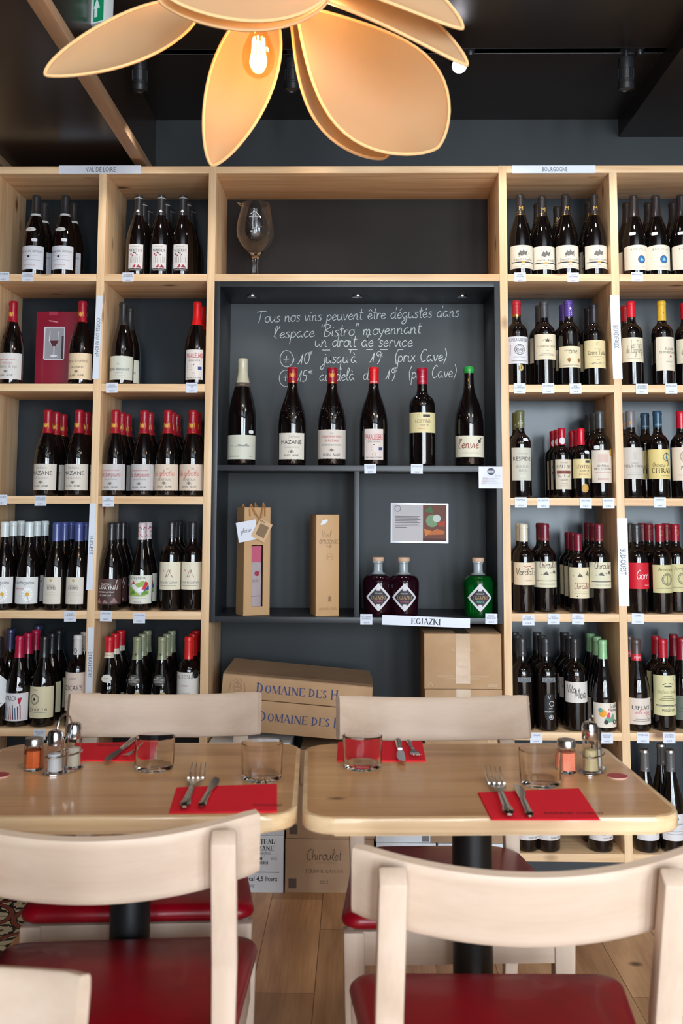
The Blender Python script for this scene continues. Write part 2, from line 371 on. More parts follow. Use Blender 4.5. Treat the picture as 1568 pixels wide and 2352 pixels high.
def script_geo(t, wdt=.12, k=4):
    """handwritten text as flat ribbons; returns verts (x, y), quads, width (x-height = 1)"""
    V = []; F = []; x = 0
    for ch in t:
        base, extra = (ACC[ch] if ch in ACC else (ch, []))
        adv, st = HW.get(base) or HW.get(base.lower()) or HW[' ']
        for s in list(st) + list(extra):
            jx = random.uniform(-.03, .03)
            p = [(a + x + jx + .12*b, b) for a, b in smooth(s, k)]
            o = len(V)
            for i in range(len(p)):
                a, b = p[max(i-1, 0)], p[min(i+1, len(p)-1)]
                dx, dy = b[0]-a[0], b[1]-a[1]; l = math.hypot(dx, dy) or 1
                nx, ny = -dy/l*wdt/2, dx/l*wdt/2
                V += [(p[i][0]+nx, p[i][1]+ny), (p[i][0]-nx, p[i][1]-ny)]
            F += [(o+2*i, o+2*i+1, o+2*i+3, o+2*i+2) for i in range(len(p)-1)]
        x += adv
    return V, F, x
def put_flat(g, geo, ox, oz, w, h, m, fn, T=None, shear=0):
    """geo = (V, F, width): place it centred at (ox, oz) with height h, at most w wide; fn maps (x, z) to 3D"""
    V, F, gw = geo
    sx = min(h, w/gw) if w else h
    g.add([fn(ox + (v[0]-gw/2)*sx, oz + (v[1]-.5)*h) for v in V], F, m, T)
def flat_fn(y): return lambda x, z: (x, y, z)
def fan_fine(g, P, m, fn, n=4):
    """polygon as finely split triangles around its centre, so that it can follow a curved surface"""
    cx = sum(p[0] for p in P)/len(P); cz = sum(p[1] for p in P)/len(P)
    for i in range(len(P)):
        a, b = P[i], P[(i+1) % len(P)]; V = []; idx = {}
        for r_ in range(n+1):
            for k in range(r_+1):
                u = r_/n; v = k/r_ if r_ else 0
                x = cx + u*((1-v)*a[0] + v*b[0] - cx); z = cz + u*((1-v)*a[1] + v*b[1] - cz)
                idx[(r_, k)] = len(V); V.append(fn(x, z))
        F = []
        for r_ in range(n):
            for k in range(r_+1):
                F.append((idx[(r_, k)], idx[(r_+1, k)], idx[(r_+1, k+1)]))
                if k < r_: F.append((idx[(r_, k)], idx[(r_+1, k+1)], idx[(r_, k+1)]))
        g.add(V, F, m)
def art(g, items, W, H, z0, fn):
    """items on a label W x H whose lower edge is z0; coordinates are fractions (x from centre)"""
    fn0 = fn
    for ii, it in enumerate(items):
        k = it[0]; e_ = .00003*min(ii, 30)
        fn = (lambda x, z, e_=e_: (lambda q: (q[0], q[1]-e_, q[2]))(fn0(x, z)))
        if k == 't':    # text, cx, cz, height, maxwidth, colour
            put_flat(g, text_geo(it[1]), it[2]*W, z0+it[3]*H, it[5]*W, it[4]*H, ink(it[6]), fn)
        elif k == 's':
            put_flat(g, script_geo(it[1], .16, 3), it[2]*W, z0+it[3]*H, it[5]*W, it[4]*H*.5, ink(it[6]), fn)
        elif k == 'r':  # x0 x1 z0 z1 colour
            n = 6; V = []; F = []
            for i in range(n+1):
                x = (it[1] + (it[2]-it[1])*i/n)*W
                V += [fn(x, z0+it[3]*H), fn(x, z0+it[4]*H)]
            F = [(2*i, 2*i+2, 2*i+3, 2*i+1) for i in range(n)]
            g.add(V, F, ink(it[5]))
        elif k in 'co':  # disc / ring: cx cz r colour
            n = 18; rr = it[3]*H
            if k == 'c':
                fan_fine(g, [(it[1]*W+rr*math.cos(2*PI*i/n), z0+it[2]*H+rr*math.sin(2*PI*i/n)) for i in range(n)], ink(it[4]), fn, 2)
            else:
                V = []
                for i in range(n):
                    c, s_ = math.cos(2*PI*i/n), math.sin(2*PI*i/n)
                    V += [fn(it[1]*W+rr*c, z0+it[2]*H+rr*s_), fn(it[1]*W+rr*.86*c, z0+it[2]*H+rr*.86*s_)]
                g.add(V, [(2*i, 2*((i+1) % n), 2*((i+1) % n)+1, 2*i+1) for i in range(n)], ink(it[4]))
        elif k == 'p':  # polygon [(x, z)...] colour
            fan_fine(g, [(a*W, z0+b*H) for a, b in it[1]], ink(it[2]), fn, 3 if len(it[1]) < 10 else 2)
        elif k == 'l':  # polyline pts width(frac H) colour
            p = it[1]; V = []
            for i in range(len(p)):
                a, b = p[max(i-1, 0)], p[min(i+1, len(p)-1)]
                dx, dz = (b[0]-a[0])*W, (b[1]-a[1])*H; l = math.hypot(dx, dz) or 1
                nx, nz = -dz/l*it[2]*H/2, dx/l*it[2]*H/2
                V += [fn(p[i][0]*W+nx, z0+p[i][1]*H+nz), fn(p[i][0]*W-nx, z0+p[i][1]*H-nz)]
            g.add(V, [(2*i, 2*i+1, 2*i+3, 2*i+2) for i in range(len(p)-1)], ink(it[3]))
        elif k == 'x':  # faint rows of small print: z0 z1 rows colour
            for j in range(it[3]):
                z = it[1] + (it[2]-it[1])*(j+.5)/it[3]; a = -.36 + .09*((j*7) % 3)
                art(g, [('r', a, -a, z-.008, z+.008, it[4])], W, H, z0, fn)

# ------------------------------------------------------------------ the shelving grid
TOP = EYE + 1.19165; S = .38931; TB = .0263; WP = .0272; D = .305
ZB = [TOP - i*S for i in range(7)]          # upper faces of the boards
XP = [-.7786, -.3893, 0.0, 1.0241, 1.4120, 1.8000]   # left faces of the uprights
N_TOP = ZB[1] - TB - .001                   # niche
NX0, NX1 = XP[2] + WP + .0006, XP[3] - .0006
NZ_MID, NZ_BOT = 1.403, .889

# ------------------------------------------------------------------ the room
YW = .34
def slab(name, x0, x1, y0, y1, z0, z1, m):
    return struct(G().box(x0, x1, y0, y1, z0, z1, m), name)
def floor_mat():
    m = wood('floor_planks', (224, 176, 130), (172, 124, 84), 'y', knots=(96, 64, 42), kn=.05, rough=.42, fine=9, stretch=6)
    nt = m.node_tree; b = nt.nodes['Principled BSDF']; L = nt.links.new
    tc = nt.nodes.new('ShaderNodeTexCoord'); mp = nt.nodes.new('ShaderNodeMapping'); mp.inputs['Rotation'].default_value = (0, 0, R(90))
    mp.inputs['Location'].default_value = (.32, .405, 0)
    br = nt.nodes.new('ShaderNodeTexBrick'); br.inputs['Scale'].default_value = 1; br.inputs['Brick Width'].default_value = .62
    br.inputs['Row Height'].default_value = .165; br.inputs['Mortar Size'].default_value = .0012; br.offset = .37
    br.inputs['Color1'].default_value = (1, 1, 1, 1); br.inputs['Color2'].default_value = (.66, .62, .58, 1); br.inputs['Mortar'].default_value = (.25, .2, .17, 1)
    L(tc.outputs['Object'], mp.inputs[0]); L(mp.outputs[0], br.inputs['Vector'])
    mx = nt.nodes.new('ShaderNodeMix'); mx.data_type = 'RGBA'; mx.blend_type = 'MULTIPLY'; mx.inputs[0].default_value = 1
    src = b.inputs['Base Color'].links[0].from_socket
    L(src, mx.inputs[6]); L(br.outputs['Color'], mx.inputs[7]); L(mx.outputs[2], b.inputs['Base Color'])
    return m
def tile_mat():
    """patterned cement tiles: cream ground, black scrolls and rings with a brick-red band, built from wave maths"""
    m = mat('cement_tiles', (200, 190, 160), .35); nt = m.node_tree; b = nt.nodes['Principled BSDF']; L = nt.links.new
    def M(op, a, c=None):
        n = nt.nodes.new('ShaderNodeMath'); n.operation = op
        for i, q in enumerate((a, c)):
            if q is None: continue
            if isinstance(q, (int, float)): n.inputs[i].default_value = q
            else: L(q, n.inputs[i])
        return n.outputs[0]
    tc = nt.nodes.new('ShaderNodeTexCoord'); sp = nt.nodes.new('ShaderNodeSeparateXYZ'); L(tc.outputs['Object'], sp.inputs[0])
    T = .2
    def cell(o): return M('SUBTRACT', M('ABSOLUTE', M('SUBTRACT', M('FRACT', M('DIVIDE', M('ADD', o, 10.03), T)), .5)), 0)
    u = cell(sp.outputs[0]); v = cell(sp.outputs[1])       # 0 at tile centre, .5 at the edge
    r = M('SQRT', M('ADD', M('POWER', M('SUBTRACT', .5, u), 2), M('POWER', M('SUBTRACT', .5, v), 2)))
    rc = M('SQRT', M('ADD', M('POWER', u, 2), M('POWER', v, 2)))
    a = M('ARCTAN2', u, v)
    leaf = M('ADD', M('MULTIPLY', M('SINE', M('MULTIPLY', a, 12)), .45), M('COSINE', M('MULTIPLY', rc, 34)))
    blk = M('GREATER_THAN', leaf, .42)
    band = M('LESS_THAN', M('ABSOLUTE', M('SUBTRACT', r, .46)), .035)
    line = M('LESS_THAN', M('ABSOLUTE', M('SUBTRACT', M('ABSOLUTE', M('SUBTRACT', r, .46)), .045)), .009)
    def mixc(f, x, y):
        n = nt.nodes.new('ShaderNodeMix'); n.data_type = 'RGBA'; L(f, n.inputs[0])
        for i, q in ((6, x), (7, y)):
            if isinstance(q, tuple): n.inputs[i].default_value = lin(q)
            else: L(q, n.inputs[i])
        return n.outputs[2]
    c = mixc(blk, (206, 196, 164), (34, 28, 30)); c = mixc(band, c, (140, 62, 50)); c = mixc(line, c, (34, 28, 30))
    g = M('GREATER_THAN', M('MAXIMUM', u, v), .492); c = mixc(g, c, (90, 80, 70))
    L(c, b.inputs['Base Color']); return m
FLX = -.47
fl = G().box(FLX, 4.2, -6.2, YW, -.05, 0, floor_mat()); fl.box(-3.4, FLX, -6.2, YW, -.05, 0, tile_mat()); struct(fl, 'floor')
slab('wall_back', -3.4, 4.2, YW, YW+.1, 0, 3.0, WALL)
LW = mat('warm_grey_plaster', (98, 90, 82), .8); DWL = mat('dark_front_wall', (52, 48, 46), .8)
slab('wall_left', -3.5, -3.4, -6.2, YW, 0, 3.0, LW)
slab('wall_right', 4.2, 4.3, -6.2, YW, 0, 3.0, LW)
g = G(); ed = [-3.4] + [q for ab in WINX for q in ab] + [4.2]
for i in range(0, len(ed), 2): g.box(ed[i], ed[i+1], -6.3, -6.2, 0, 3.0, DWL)
for a, b in WINX: g.box(a, b, -6.3, -6.2, 0, .22, DWL); g.box(a, b, -6.3, -6.2, 2.68, 3.0, DWL)
struct(g, 'wall_front')
for i, (a, b) in enumerate(WINX):
    g = G(); F_ = mat('dark_window_frame', (50, 50, 52), .4)
    for x0, x1 in ((a, a+.05), (b-.05, b), ((a+b)/2-.03, (a+b)/2+.03)): g.box(x0, x1, -6.28, -6.22, .22, 2.68, F_)
    g.box(a, b, -6.28, -6.22, .22, .27, F_); g.box(a, b, -6.28, -6.22, 2.63, 2.68, F_)
    struct(g, 'window_%d' % (i+1))
ZC = 2.765
g = G().box(-.262, 4.2, -6.2, YW, ZC, ZC+.1, CEIL)
g.box(-3.4, -.262, -6.2, YW, 2.515, ZC+.1, SOFF)                  # lowered ceiling on the left
g.box(1.54, 4.2, -1.2, YW, 2.693, ZC, CEIL)                       # shallow soffit on the right
struct(g, 'ceiling')
struct(G().box(-.277, -.235, -6.0, YW, 2.485, 2.518, BATT, bev=.002), 'trim_1')
struct(G().box(-.80, -.757, -6.0, YW, 2.485, 2.518, BATT, bev=.002), 'trim_2')
struct(G().box(-1.6, -.85, -1.5, YW-.01, 2.50, 2.512, mat('red_gloss_panel', (150, 20, 24), .3)), 'trim_3')

# ------------------------------------------------------------------ wine shelving
def shelf_unit(name, label, posts, rows_to, back=True):
    x0, x1 = XP[posts[0]], XP[posts[-1]] + WP
    t = thing(name, label, 'shelf', (x0, 0, 0), world=True)
    for p in posts:
        G().box(XP[p], XP[p]+WP, 0, D, 0, TOP - TB if p not in (posts[0], posts[-1]) else TOP, PZ, bev=.0012).obj('upright', t)
    for a, b in zip(posts[:-1], posts[1:]):
        for i in range(rows_to):
            if i == 0: continue
            G().box(XP[a]+WP, XP[b], 0.0, D-.004, ZB[i]-TB, ZB[i], PX, bev=.0012).obj('shelf_board', t)
        G().box(XP[a]+WP, XP[b], .012, .03, 0, ZB[6]-TB, BLK).obj('plinth', t)
    G().box(XP[posts[0]]+WP, XP[posts[-1]], 0, D, TOP-TB, TOP, PX, bev=.0012).obj('top_board', t)
    G().box(x0+.002, x1-.002, D, D+.012, 0, TOP-.002, SLATE).obj('back_panel', t)
    return t
shelf_unit('wine_shelf', 'tall pine wine shelf with two columns of cubbies left of the chalkboard', [0, 1, 2], 7)
shelf_unit('wine_shelf', 'tall pine wine shelf with open cubbies right of the chalkboard', [3, 4, 5], 7)
t = thing('wall_shelf', 'wide pine cubby spanning above the black chalkboard niche', 'shelf', (XP[2]+WP, 0, ZB[1]-TB), world=True)
G().box(XP[2]+WP, XP[3], 0, D, TOP-TB, TOP-.0005, PX, bev=.0012).obj('top_board', t)
G().box(XP[2]+WP, XP[3], 0, D, ZB[1]-TB, ZB[1], PX, bev=.0012).obj('shelf_board', t)
G().box(XP[2]+WP+.001, XP[3]-.001, D, D+.01, ZB[1], TOP-.002, noisy('dark_brown_back', (34, 29, 28), (40, 35, 33), (3, 3, 3), .6, spec=.2)).obj('back_panel', t)

# the black niche with the chalkboard
t = thing('display_niche', 'black framed niche with chalk-written back board between the pine shelves', 'display cabinet', ((NX0+NX1)/2, 0, NZ_BOT-.02), world=True)
for nm, x0, x1, z0, z1 in (('side_panel', NX0, NX0+.019, NZ_BOT-.02, N_TOP), ('side_panel', NX1-.019, NX1, NZ_BOT-.02, N_TOP),
                           ('top_panel', NX0+.019, NX1-.019, N_TOP-.019, N_TOP), ('shelf_board', NX0+.019, NX1-.019, NZ_MID-.02, NZ_MID),
                           ('bottom_panel', NX0+.019, NX1-.019, NZ_BOT-.02, NZ_BOT), ('divider', .518, .536, NZ_BOT, NZ_MID-.02)):
    G().box(x0, x1, 0, .3, z0, z1, BLK, bev=.001).obj(nm, t)
cb = G().box(NX0+.001, NX1-.001, .3, .304, NZ_MID-.01, N_TOP-.001, CHALKB).obj('chalkboard', t)
G().box(NX0+.001, NX1-.001, .3, .304, NZ_BOT-.019, NZ_MID-.012, WALL).obj('back_panel', t)
for px in (579, 820, 1060):
    x = at(px, 681, z=N_TOP-.02).x; y = .15
    g = G().lathe([(.0, N_TOP-.0195), (.012, N_TOP-.0195), (.012, N_TOP-.0235), (.0, N_TOP-.0235)], mat('downlight_lens', (255, 255, 255), .3, emit=(255, 244, 226), es=14), x, y, 20)
    g.lathe([(.012, N_TOP-.024), (.0175, N_TOP-.0245), (.0185, N_TOP-.019), (.012, N_TOP-.019)], CHROME, x, y, 24)
    g.obj('downlight', t)
    spot_light('niche_downlight_beam', (x, y, N_TOP-.03), (x, y+.02, 1.4), 1.5, (1.0, .93, .82), 120, .9, .01)
# chalk handwriting on the board
g = G(); YC = .2995
for txt, a, b, xh in (('Tous nos vins peuvent être dégustés dans', (590, 741), (1054, 727), 13.5),
                      ('l\'espace "Bistro" moyennant', (628, 777), (967, 765), 13.5),
                      ('un droit de service', (722, 796), (948, 796), 14),
                      ('+  10   jusqu\'à   19   (prix Cave)', (648, 836), (1026, 829), 14),
                      ('+  15   au delà  de   19   (prix Cave)', (648, 878), (1048, 866), 14)):
    V, F, wd = script_geo(txt, .105, 5)
    A = at(*a, y=YC); B = at(*b, y=YC); L_ = (B-A).length; ux = (B-A)/L_; k = L_/wd; hz = xh/608
    rr = random.Random(len(txt))
    g.add([A + ux*(v[0]*k) + Vector((0, 0, v[1]*hz)) for v in V], F, CHALK)
def cline(pts, wd=.0026):
    P = [at(p[0], p[1], y=YC) for p in pts]; V = []
    for i in range(len(P)):
        d = (P[min(i+1, len(P)-1)] - P[max(i-1, 0)]); n = Vector((-d.z, 0, d.x)).normalized()*wd/2
        V += [P[i]+n, P[i]-n]
    g.add(V, [(2*i, 2*i+1, 2*i+3, 2*i+2) for i in range(len(P)-1)], CHALK)
for cx, cy in ((658, 824), (656, 869)):
    cline([(cx+15*math.cos(q*.35)+ (2 if q > 17 else 0), cy+19*math.sin(q*.35)) for q in range(20)], .0018)
for x0, x1, y in ((740, 758, 804), (800, 820, 803), (841, 856, 803), (873, 890, 803), (914, 926, 803)): cline([(x0, y), (x1, y)], .0022)
def euro(x, y, s):
    cline([(x+s*.9, y-s*.7), (x+s*.3, y-s*.95), (x-s*.1, y-s*.2), (x+s*.3, y+s*.4), (x+s*.9, y+s*.2)], .002); cline([(x-s*.4, y-s*.4), (x+s*.7, y-s*.5)], .0018); cline([(x-s*.4, y), (x+s*.6, y-s*.1)], .0018)
for x, y in ((711, 813), (872, 817), (711, 856), (905, 850)): euro(x, y, 7)
g.obj('chalk_writing', cb)

# ------------------------------------------------------------------ bottles
def profile(kind, H, Rr):
    if kind == 'burg':
        p = [(.0, .012), (.45, .004), (.86, 0), (.97, .008), (1, .02), (1, .40), (.985, .45), (.93, .51), (.83, .575), (.70, .635), (.56, .69), (.45, .735), (.38, .78), (.345, .83), (.335, .95), (.36, .953), (.365, .975), (.345, 1.0), (0, 1.0)]
    elif kind == 'slim':
        p = [(.0, .012), (.45, .004), (.86, 0), (.97, .008), (1, .02), (1, .34), (.98, .40), (.92, .47), (.80, .55), (.66, .62), (.53, .69), (.44, .74), (.38, .79), (.355, .85), (.34, .95), (.37, .953), (.37, .975), (.35, 1.0), (0, 1.0)]
    elif kind == 'bord':
        p = [(.0, .012), (.45, .004), (.87, 0), (.98, .008), (1, .02), (1, .60), (.99, .625), (.94, .655), (.84, .683), (.70, .705), (.55, .722), (.45, .74), (.40, .765), (.385, .80), (.38, .95), (.405, .953), (.41, .975), (.385, 1.0), (0, 1.0)]
    elif kind == 'champ':
        p = [(.0, .012), (.45, .004), (.86, 0), (.97, .008), (1, .02), (1, .42), (.985, .47), (.93, .53), (.83, .60), (.70, .67), (.57, .73), (.46, .79), (.38, .84), (.345, .88), (.345, .96), (.36, .975), (.33, .995), (0, 1.0)]
    return [(r*Rr, z*H) for r, z in p]
def rad_at(prof, z):
    for (r0, z0), (r1, z1) in zip(prof[1:-2], prof[2:-1]):
        if z0 <= z <= z1 and z1 > z0: return r0 + (r1-r0)*(z-z0)/(z1-z0)
    return prof[-2][0]
def capmat(c): return mat('capsule_%02x%02x%02x' % tuple(c), c, .33, coat=.25)
def papermat(c): return mat('label_%02x%02x%02x' % tuple(c), c, .55)
def crest(cx, cz, s, c=(128, 118, 106)):
    return [('p', [(cx-s*.5, cz), (cx-s*.5, cz+s*.8), (cx-s*.2, cz+s*.55), (cx, cz+s), (cx+s*.2, cz+s*.55), (cx+s*.5, cz+s*.8), (cx+s*.5, cz), (cx, cz-s*.3)], c),
            ('l', [(cx-s*.9, cz-.02), (cx-s*.7, cz+s*.6)], .012, c), ('l', [(cx+s*.9, cz-.02), (cx+s*.7, cz+s*.6)], .012, c)]
K = (45, 42, 42); GR = (120, 115, 110); RD = (190, 60, 60); GLD = (198, 160, 70)
# kind, H, R, capsule colour, capsule length, label (z0, z1, chord, colour), items, extras
ST = {
 'gennois': ('burg', .300, .0415, (44, 42, 44), .078, (.022, .107, .078, (214, 215, 222)), [('t', '^COTEAUX DU GIENNOIS', 0, .76, .09, .86, GR), ('c', -.05, .54, .055, K), ('x', .3, .68, 2, (170, 168, 168)), ('t', 'SAUVIGNON', -.02, .18, .06, .5, (170, 120, 90))], ['band', 'oval', 'sticker']),
 'nerleux': ('burg', .300, .041, (40, 40, 43), .075, (.016, .112, .050, (216, 212, 210)), [('t', 'DOMAINE', 0, .92, .05, .5, GR), ('t', 'DE', 0, .85, .04, .2, GR), ('t', '^NERLEUX', 0, .77, .10, .86, K), ('c', -.3, .63, .03, (150, 40, 60)), ('c', -.18, .58, .035, (150, 40, 60)), ('c', 0, .66, .03, (110, 40, 50)), ('c', .1, .6, .025, K), ('c', -.1, .68, .025, K), ('p', [(-.2, .12), (-.02, .26), (.02, .22), (.0, .13)], (170, 30, 60)), ('p', [(.06, .13), (.2, .24), (.4, .12)], (150, 30, 60)), ('r', -.5, .5, 0, .085, (25, 22, 24)), ('t', 'Saumur-Champigny', 0, .045, .05, .8, (210, 205, 205))] + [('l', [(x, .30), (x, .52 + (i % 2)*.05)], .012, GR) for i, x in enumerate((-.32, -.22, -.08, .04, .14, .26, .36))] + [('l', [(-.36, z), (.4, z)], .008, GR) for z in (.32, .4, .47)], ['tri']),
 'gigred': ('burg', .302, .0425, (158, 18, 40), .076, (.018, .112, .084, (214, 210, 206)), [('t', 'DOMAINE GRAND VENEUR', 0, .74, .05, .7, RD), ('s', 'le miocene', 0, .62, .14, .5, (190, 120, 110)), ('s', 'chateauneuf du pape', 0, .48, .16, .85, (150, 140, 130)), ('t', '^ALAIN JAUME', 0, .15, .07, .62, K)] + crest(0, .27, .1), ['gold', 'deckle', 'relief']),
 'gigcream': ('burg', .302, .0425, (160, 20, 42), .076, (.018, .112, .084, (232, 206, 170)), [('s', 'terrasses de montmirail', 0, .68, .16, .85, (140, 120, 100)), ('t', '^GIGONDAS', 0, .46, .08, .56, (110, 95, 80)), ('t', '^ALAIN JAUME', 0, .15, .07, .62, K)] + crest(0, .27, .1), ['gold', 'deckle', 'relief']),
 'marrenon': ('burg', .300, .0415, (38, 39, 41), .085, (.018, .102, .082, (206, 206, 192)), [('s', 'm', 0, .66, .16, .3, (190, 170, 120)), ('t', '^GRAND MARRENON', 0, .44, .11, .92, (70, 75, 85)), ('t', 'LUBERON', 0, .3, .06, .36, (150, 150, 150)), ('x', .06, .22, 2, (190, 188, 178))], ['glint']),
 'parallele': ('burg', .300, .041, (214, 22, 28), .085, (.018, .124, .060, (224, 214, 206)), [('t', 'PARALLÈLE', -.07, .80, .15, .72, RD), ('t', '45', .37, .80, .15, .2, RD), ('t', '^CÔTES DU RHÔNE', 0, .64, .05, .7, K), ('p', [(-.04, .52), (.04, .52), (0, .46)], K), ('r', .22, .42, .33, .43, (50, 70, 130)), ('l', [(-.4, .5), (-.1, .5)], .01, RD), ('l', [(-.4, .42), (-.1, .42)], .01, RD), ('l', [(-.4, .34), (-.1, .34)], .01, RD), ('o', 0, .17, .06, (150, 60, 60)), ('t', 'PAUL JABOULET AÎNÉ', 0, .06, .04, .8, K)], []),
 'mazane': ('burg', .302, .0425, (160, 22, 38), .082, (.020, .112, .083, (218, 208, 196)), [('s', 'fontaine', 0, .84, .13, .5, (160, 150, 145)), ('t', 'MAZANE', 0, .65, .15, .84, K), ('t', '^VACQUEYRAS', 0, .46, .07, .6, (165, 155, 145)), ('t', '^ALAIN JAUME', 0, .16, .07, .62, K)] + crest(0, .27, .1), ['gold', 'deckle', 'relief']),
 'champauvins': ('burg', .302, .0425, (160, 22, 38), .082, (.020, .112, .083, (200, 194, 192)), [('t', 'DOMAINE GRAND VENEUR', 0, .76, .05, .66, RD), ('s', 'les champauvins', 0, .58, .2, .78, (170, 60, 60)), ('t', '^CÔTES DU RHÔNE', 0, .42, .05, .55, GR), ('t', '^ALAIN JAUME', 0, .13, .07, .62, K), ('l', [(-.44, .08), (-.44, .92), (.44, .92), (.44, .08)], .01, (160, 150, 145))] + crest(0, .24, .1), ['gold', 'deckle']),
 'gelinottes': ('burg', .302, .0425, (162, 24, 38), .082, (.020, .112, .083, (222, 202, 182)), [('s', 'les gelinottes', 0, .62, .22, .82, (200, 80, 80)), ('t', '^VENTOUX', 0, .42, .08, .5, GR), ('t', '^ALAIN JAUME', 0, .15, .07, .62, K), ('s', 'm', .15, .82, .16, .2, (150, 140, 135))] + crest(0, .26, .1), ['gold', 'deckle']),
 'marguerite': ('burg', .300, .0405, (214, 222, 222), .052, (.022, .112, .080, (226, 224, 222)), [('t', 'Pas des Marguerites', 0, .80, .13, .9, (60, 60, 62)), ('t', 'TRADITION', -.14, .57, .07, .42, (190, 30, 50)), ('l', [(-.45, .3), (-.02, .26)], .012, (200, 70, 80)), ('l', [(-.45, .27), (-.1, .27)], .01, (200, 70, 80))] + [('p', [(.2 + .045*math.cos(a), .36 + .1*math.sin(a)), (.2 + .2*math.cos(a+.13), .36 + .26*math.sin(a+.13)), (.2 + .2*math.cos(a-.13), .36 + .26*math.sin(a-.13))], (255, 255, 255)) for a in [i*2*PI/14 for i in range(14)]] + [('c', .2, .36, .07, (220, 170, 40)), ('l', [(.22, .28), (.26, .04)], .012, (60, 60, 50))], ['white_long']),
 'homs': ('burg', .298, .0400, (74, 84, 142), .064, (.022, .112, .062, (222, 212, 198)), [('c', 0, .88, .05, (190, 165, 90)), ('t', 'DOMAINE DES', 0, .70, .04, .4, GR), ('t', '^HOMS', 0, .60, .11, .6, (50, 50, 60)), ('x', .3, .48, 2, (205, 194, 180)), ('l', [(-.4, .1), (.3, .1)], .01, GR)], []),
 'lancyre': ('burg', .298, .0415, (38, 37, 40), .060, (.022, .108, .082, (78, 52, 48)), [('t', 'CHÂTEAU', -.02, .78, .08, .4, (225, 215, 205)), ('t', '^LANCYRE', 0, .66, .14, .7, (235, 228, 220)), ('t', 'COSTE D\'ALEYRAC', -.04, .48, .06, .72, (225, 215, 205)), ('t', 'PIC SAINT LOUP', -.04, .35, .06, .45, (245, 240, 235)), ('p', [(-.48, .02), (-.3, .25), (-.2, .04)], (150, 120, 115)), ('p', [(-.16, .03), (-.05, .2), (.1, .04)], (150, 120, 115)), ('p', [(.14, .05), (.3, .28), (.46, .06)], (150, 120, 115)), ('l', [(.3, .55), (.42, .95)], .03, (200, 190, 185)), ('l', [(.4, .55), (.46, .8)], .03, (200, 190, 185))], []),
 'coq': ('slim', .298, .0390, (206, 190, 190), .058, (.024, .120, .078, (224, 222, 208)), [('t', '^COQ LEON', 0, .91, .09, .62, (70, 62, 60)), ('p', [(-.45, .3), (-.42, .52), (-.3, .72), (-.1, .7), (.2, .82), (.44, .66), (.45, .34), (.2, .26), (-.2, .27)], (150, 178, 80)), ('p', [(-.4, .3), (-.1, .36), (-.2, .5)], (90, 140, 60)), ('p', [(.1, .3), (.44, .36), (.3, .5)], (100, 150, 66)), ('p', [(-.3, .6), (-.05, .4), (.2, .42), (.28, .62), (.1, .56), (-.1, .6), (-.22, .78)], (236, 236, 240)), ('p', [(-.26, .7), (-.2, .82), (-.12, .7)], (200, 30, 40)), ('p', [(.14, .5), (.3, .8), (.42, .72), (.3, .5)], (200, 40, 60)), ('p', [(.2, .44), (.44, .66), (.46, .5)], (60, 80, 150)), ('p', [(-.06, .42), (.1, .3), (.16, .42)], (210, 210, 220)), ('x', .14, .24, 1, (190, 190, 170)), ('t', 'PAYS D\'OC', 0, .07, .07, .3, K)], ['patterned']),
 'guilhem': ('bord', .303, .0375, (40, 40, 44), .058, (.072, .166, .073, (228, 216, 192)), [('l', [(-.22, .72), (-.02, .44), (.1, .72)], .022, (170, 40, 50)), ('l', [(-.1, .44), (.03, .74), (.2, .44)], .022, K), ('l', [(-.1, .6), (.12, .6)], .012, (170, 40, 50)), ('t', 'Secret de Guilhem', 0, .27, .10, .84, (110, 110, 110)), ('x', .1, .2, 1, (150, 140, 125)), ('l', [(.0, .9), (.4, .9)], .008, GR)], ['neckring']),
 'traca': ('burg', .298, .0420, (176, 20, 62), .072, (.020, .112, .084, (226, 222, 224)), [('t', 'LA TRACA', -.12, .81, .17, .56, (40, 30, 34)), ('l', [(-.4, .66), (.1, .66)], .008, GR), ('t', '2021', -.32, .60, .05, .14, (150, 30, 50)), ('p', [(.2, .82), (.36, .84), (.3, .62), (.24, .62)], (180, 26, 62)), ('l', [(.28, .62), (.3, .36)], .02, (180, 26, 62))] + [('l', [(-.36+.085*i, .06), (-.42+.09*i, .48 + .05*(i % 3))], .035, [(150, 26, 50), (50, 30, 40), (50, 100, 150), (110, 20, 40)][i % 4]) for i in range(9)], ['sticker']),
 'exopto': ('burg', .298, .0425, (30, 30, 32), .070, (.030, .134, .084, (226, 216, 180)), [('t', 'RIOJA', -.1, .90, .05, .26, GR), ('o', -.12, .60, .17, (130, 120, 110)), ('o', -.12, .60, .13, (150, 140, 125)), ('c', -.12, .6, .045, (40, 38, 36)), ('t', '^E X O P T O', 0, .27, .09, .84, (40, 36, 34)), ('x', .16, .21, 1, GR)], []),
 'oscar': ('bord', .303, .0380, (214, 206, 202), .065, (.055, .182, .0755, (224, 204, 190)), [('t', 'LISBOA', .0, .84, .05, .3, GR), ('t', 'OSCAR\'S', 0, .60, .13, .8, (50, 44, 44)), ('l', [(-.46, .70), (.46, .70)], .012, (180, 60, 60)), ('l', [(-.46, .5), (.46, .5)], .012, (180, 60, 60)), ('x', .2, .4, 3, (180, 160, 150))], ['q']),
 'octagon': ('burg', .295, .0420, (32, 32, 36), .070, (.060, .175, .080, (226, 228, 230)), [('c', .1, .5, .1, K), ('x', .1, .3, 2, GR)], []),
 'navy': ('bord', .310, .0375, (44, 46, 84), .070, (.070, .160, .070, (60, 58, 62)), [('x', .3, .6, 3, (120, 120, 124))], []),
 'plainblack': ('burg', .300, .0405, (26, 26, 28), .065, (.035, .130, .070, (60, 56, 52)), [('x', .3, .6, 2, (110, 105, 100))], []),
 'ovalneck': ('burg', .298, .0415, (204, 24, 40), .070, (.020, .100, .080, (222, 218, 206)), [('x', .3, .7, 3, GR)], ['creamband', 'oval2']),
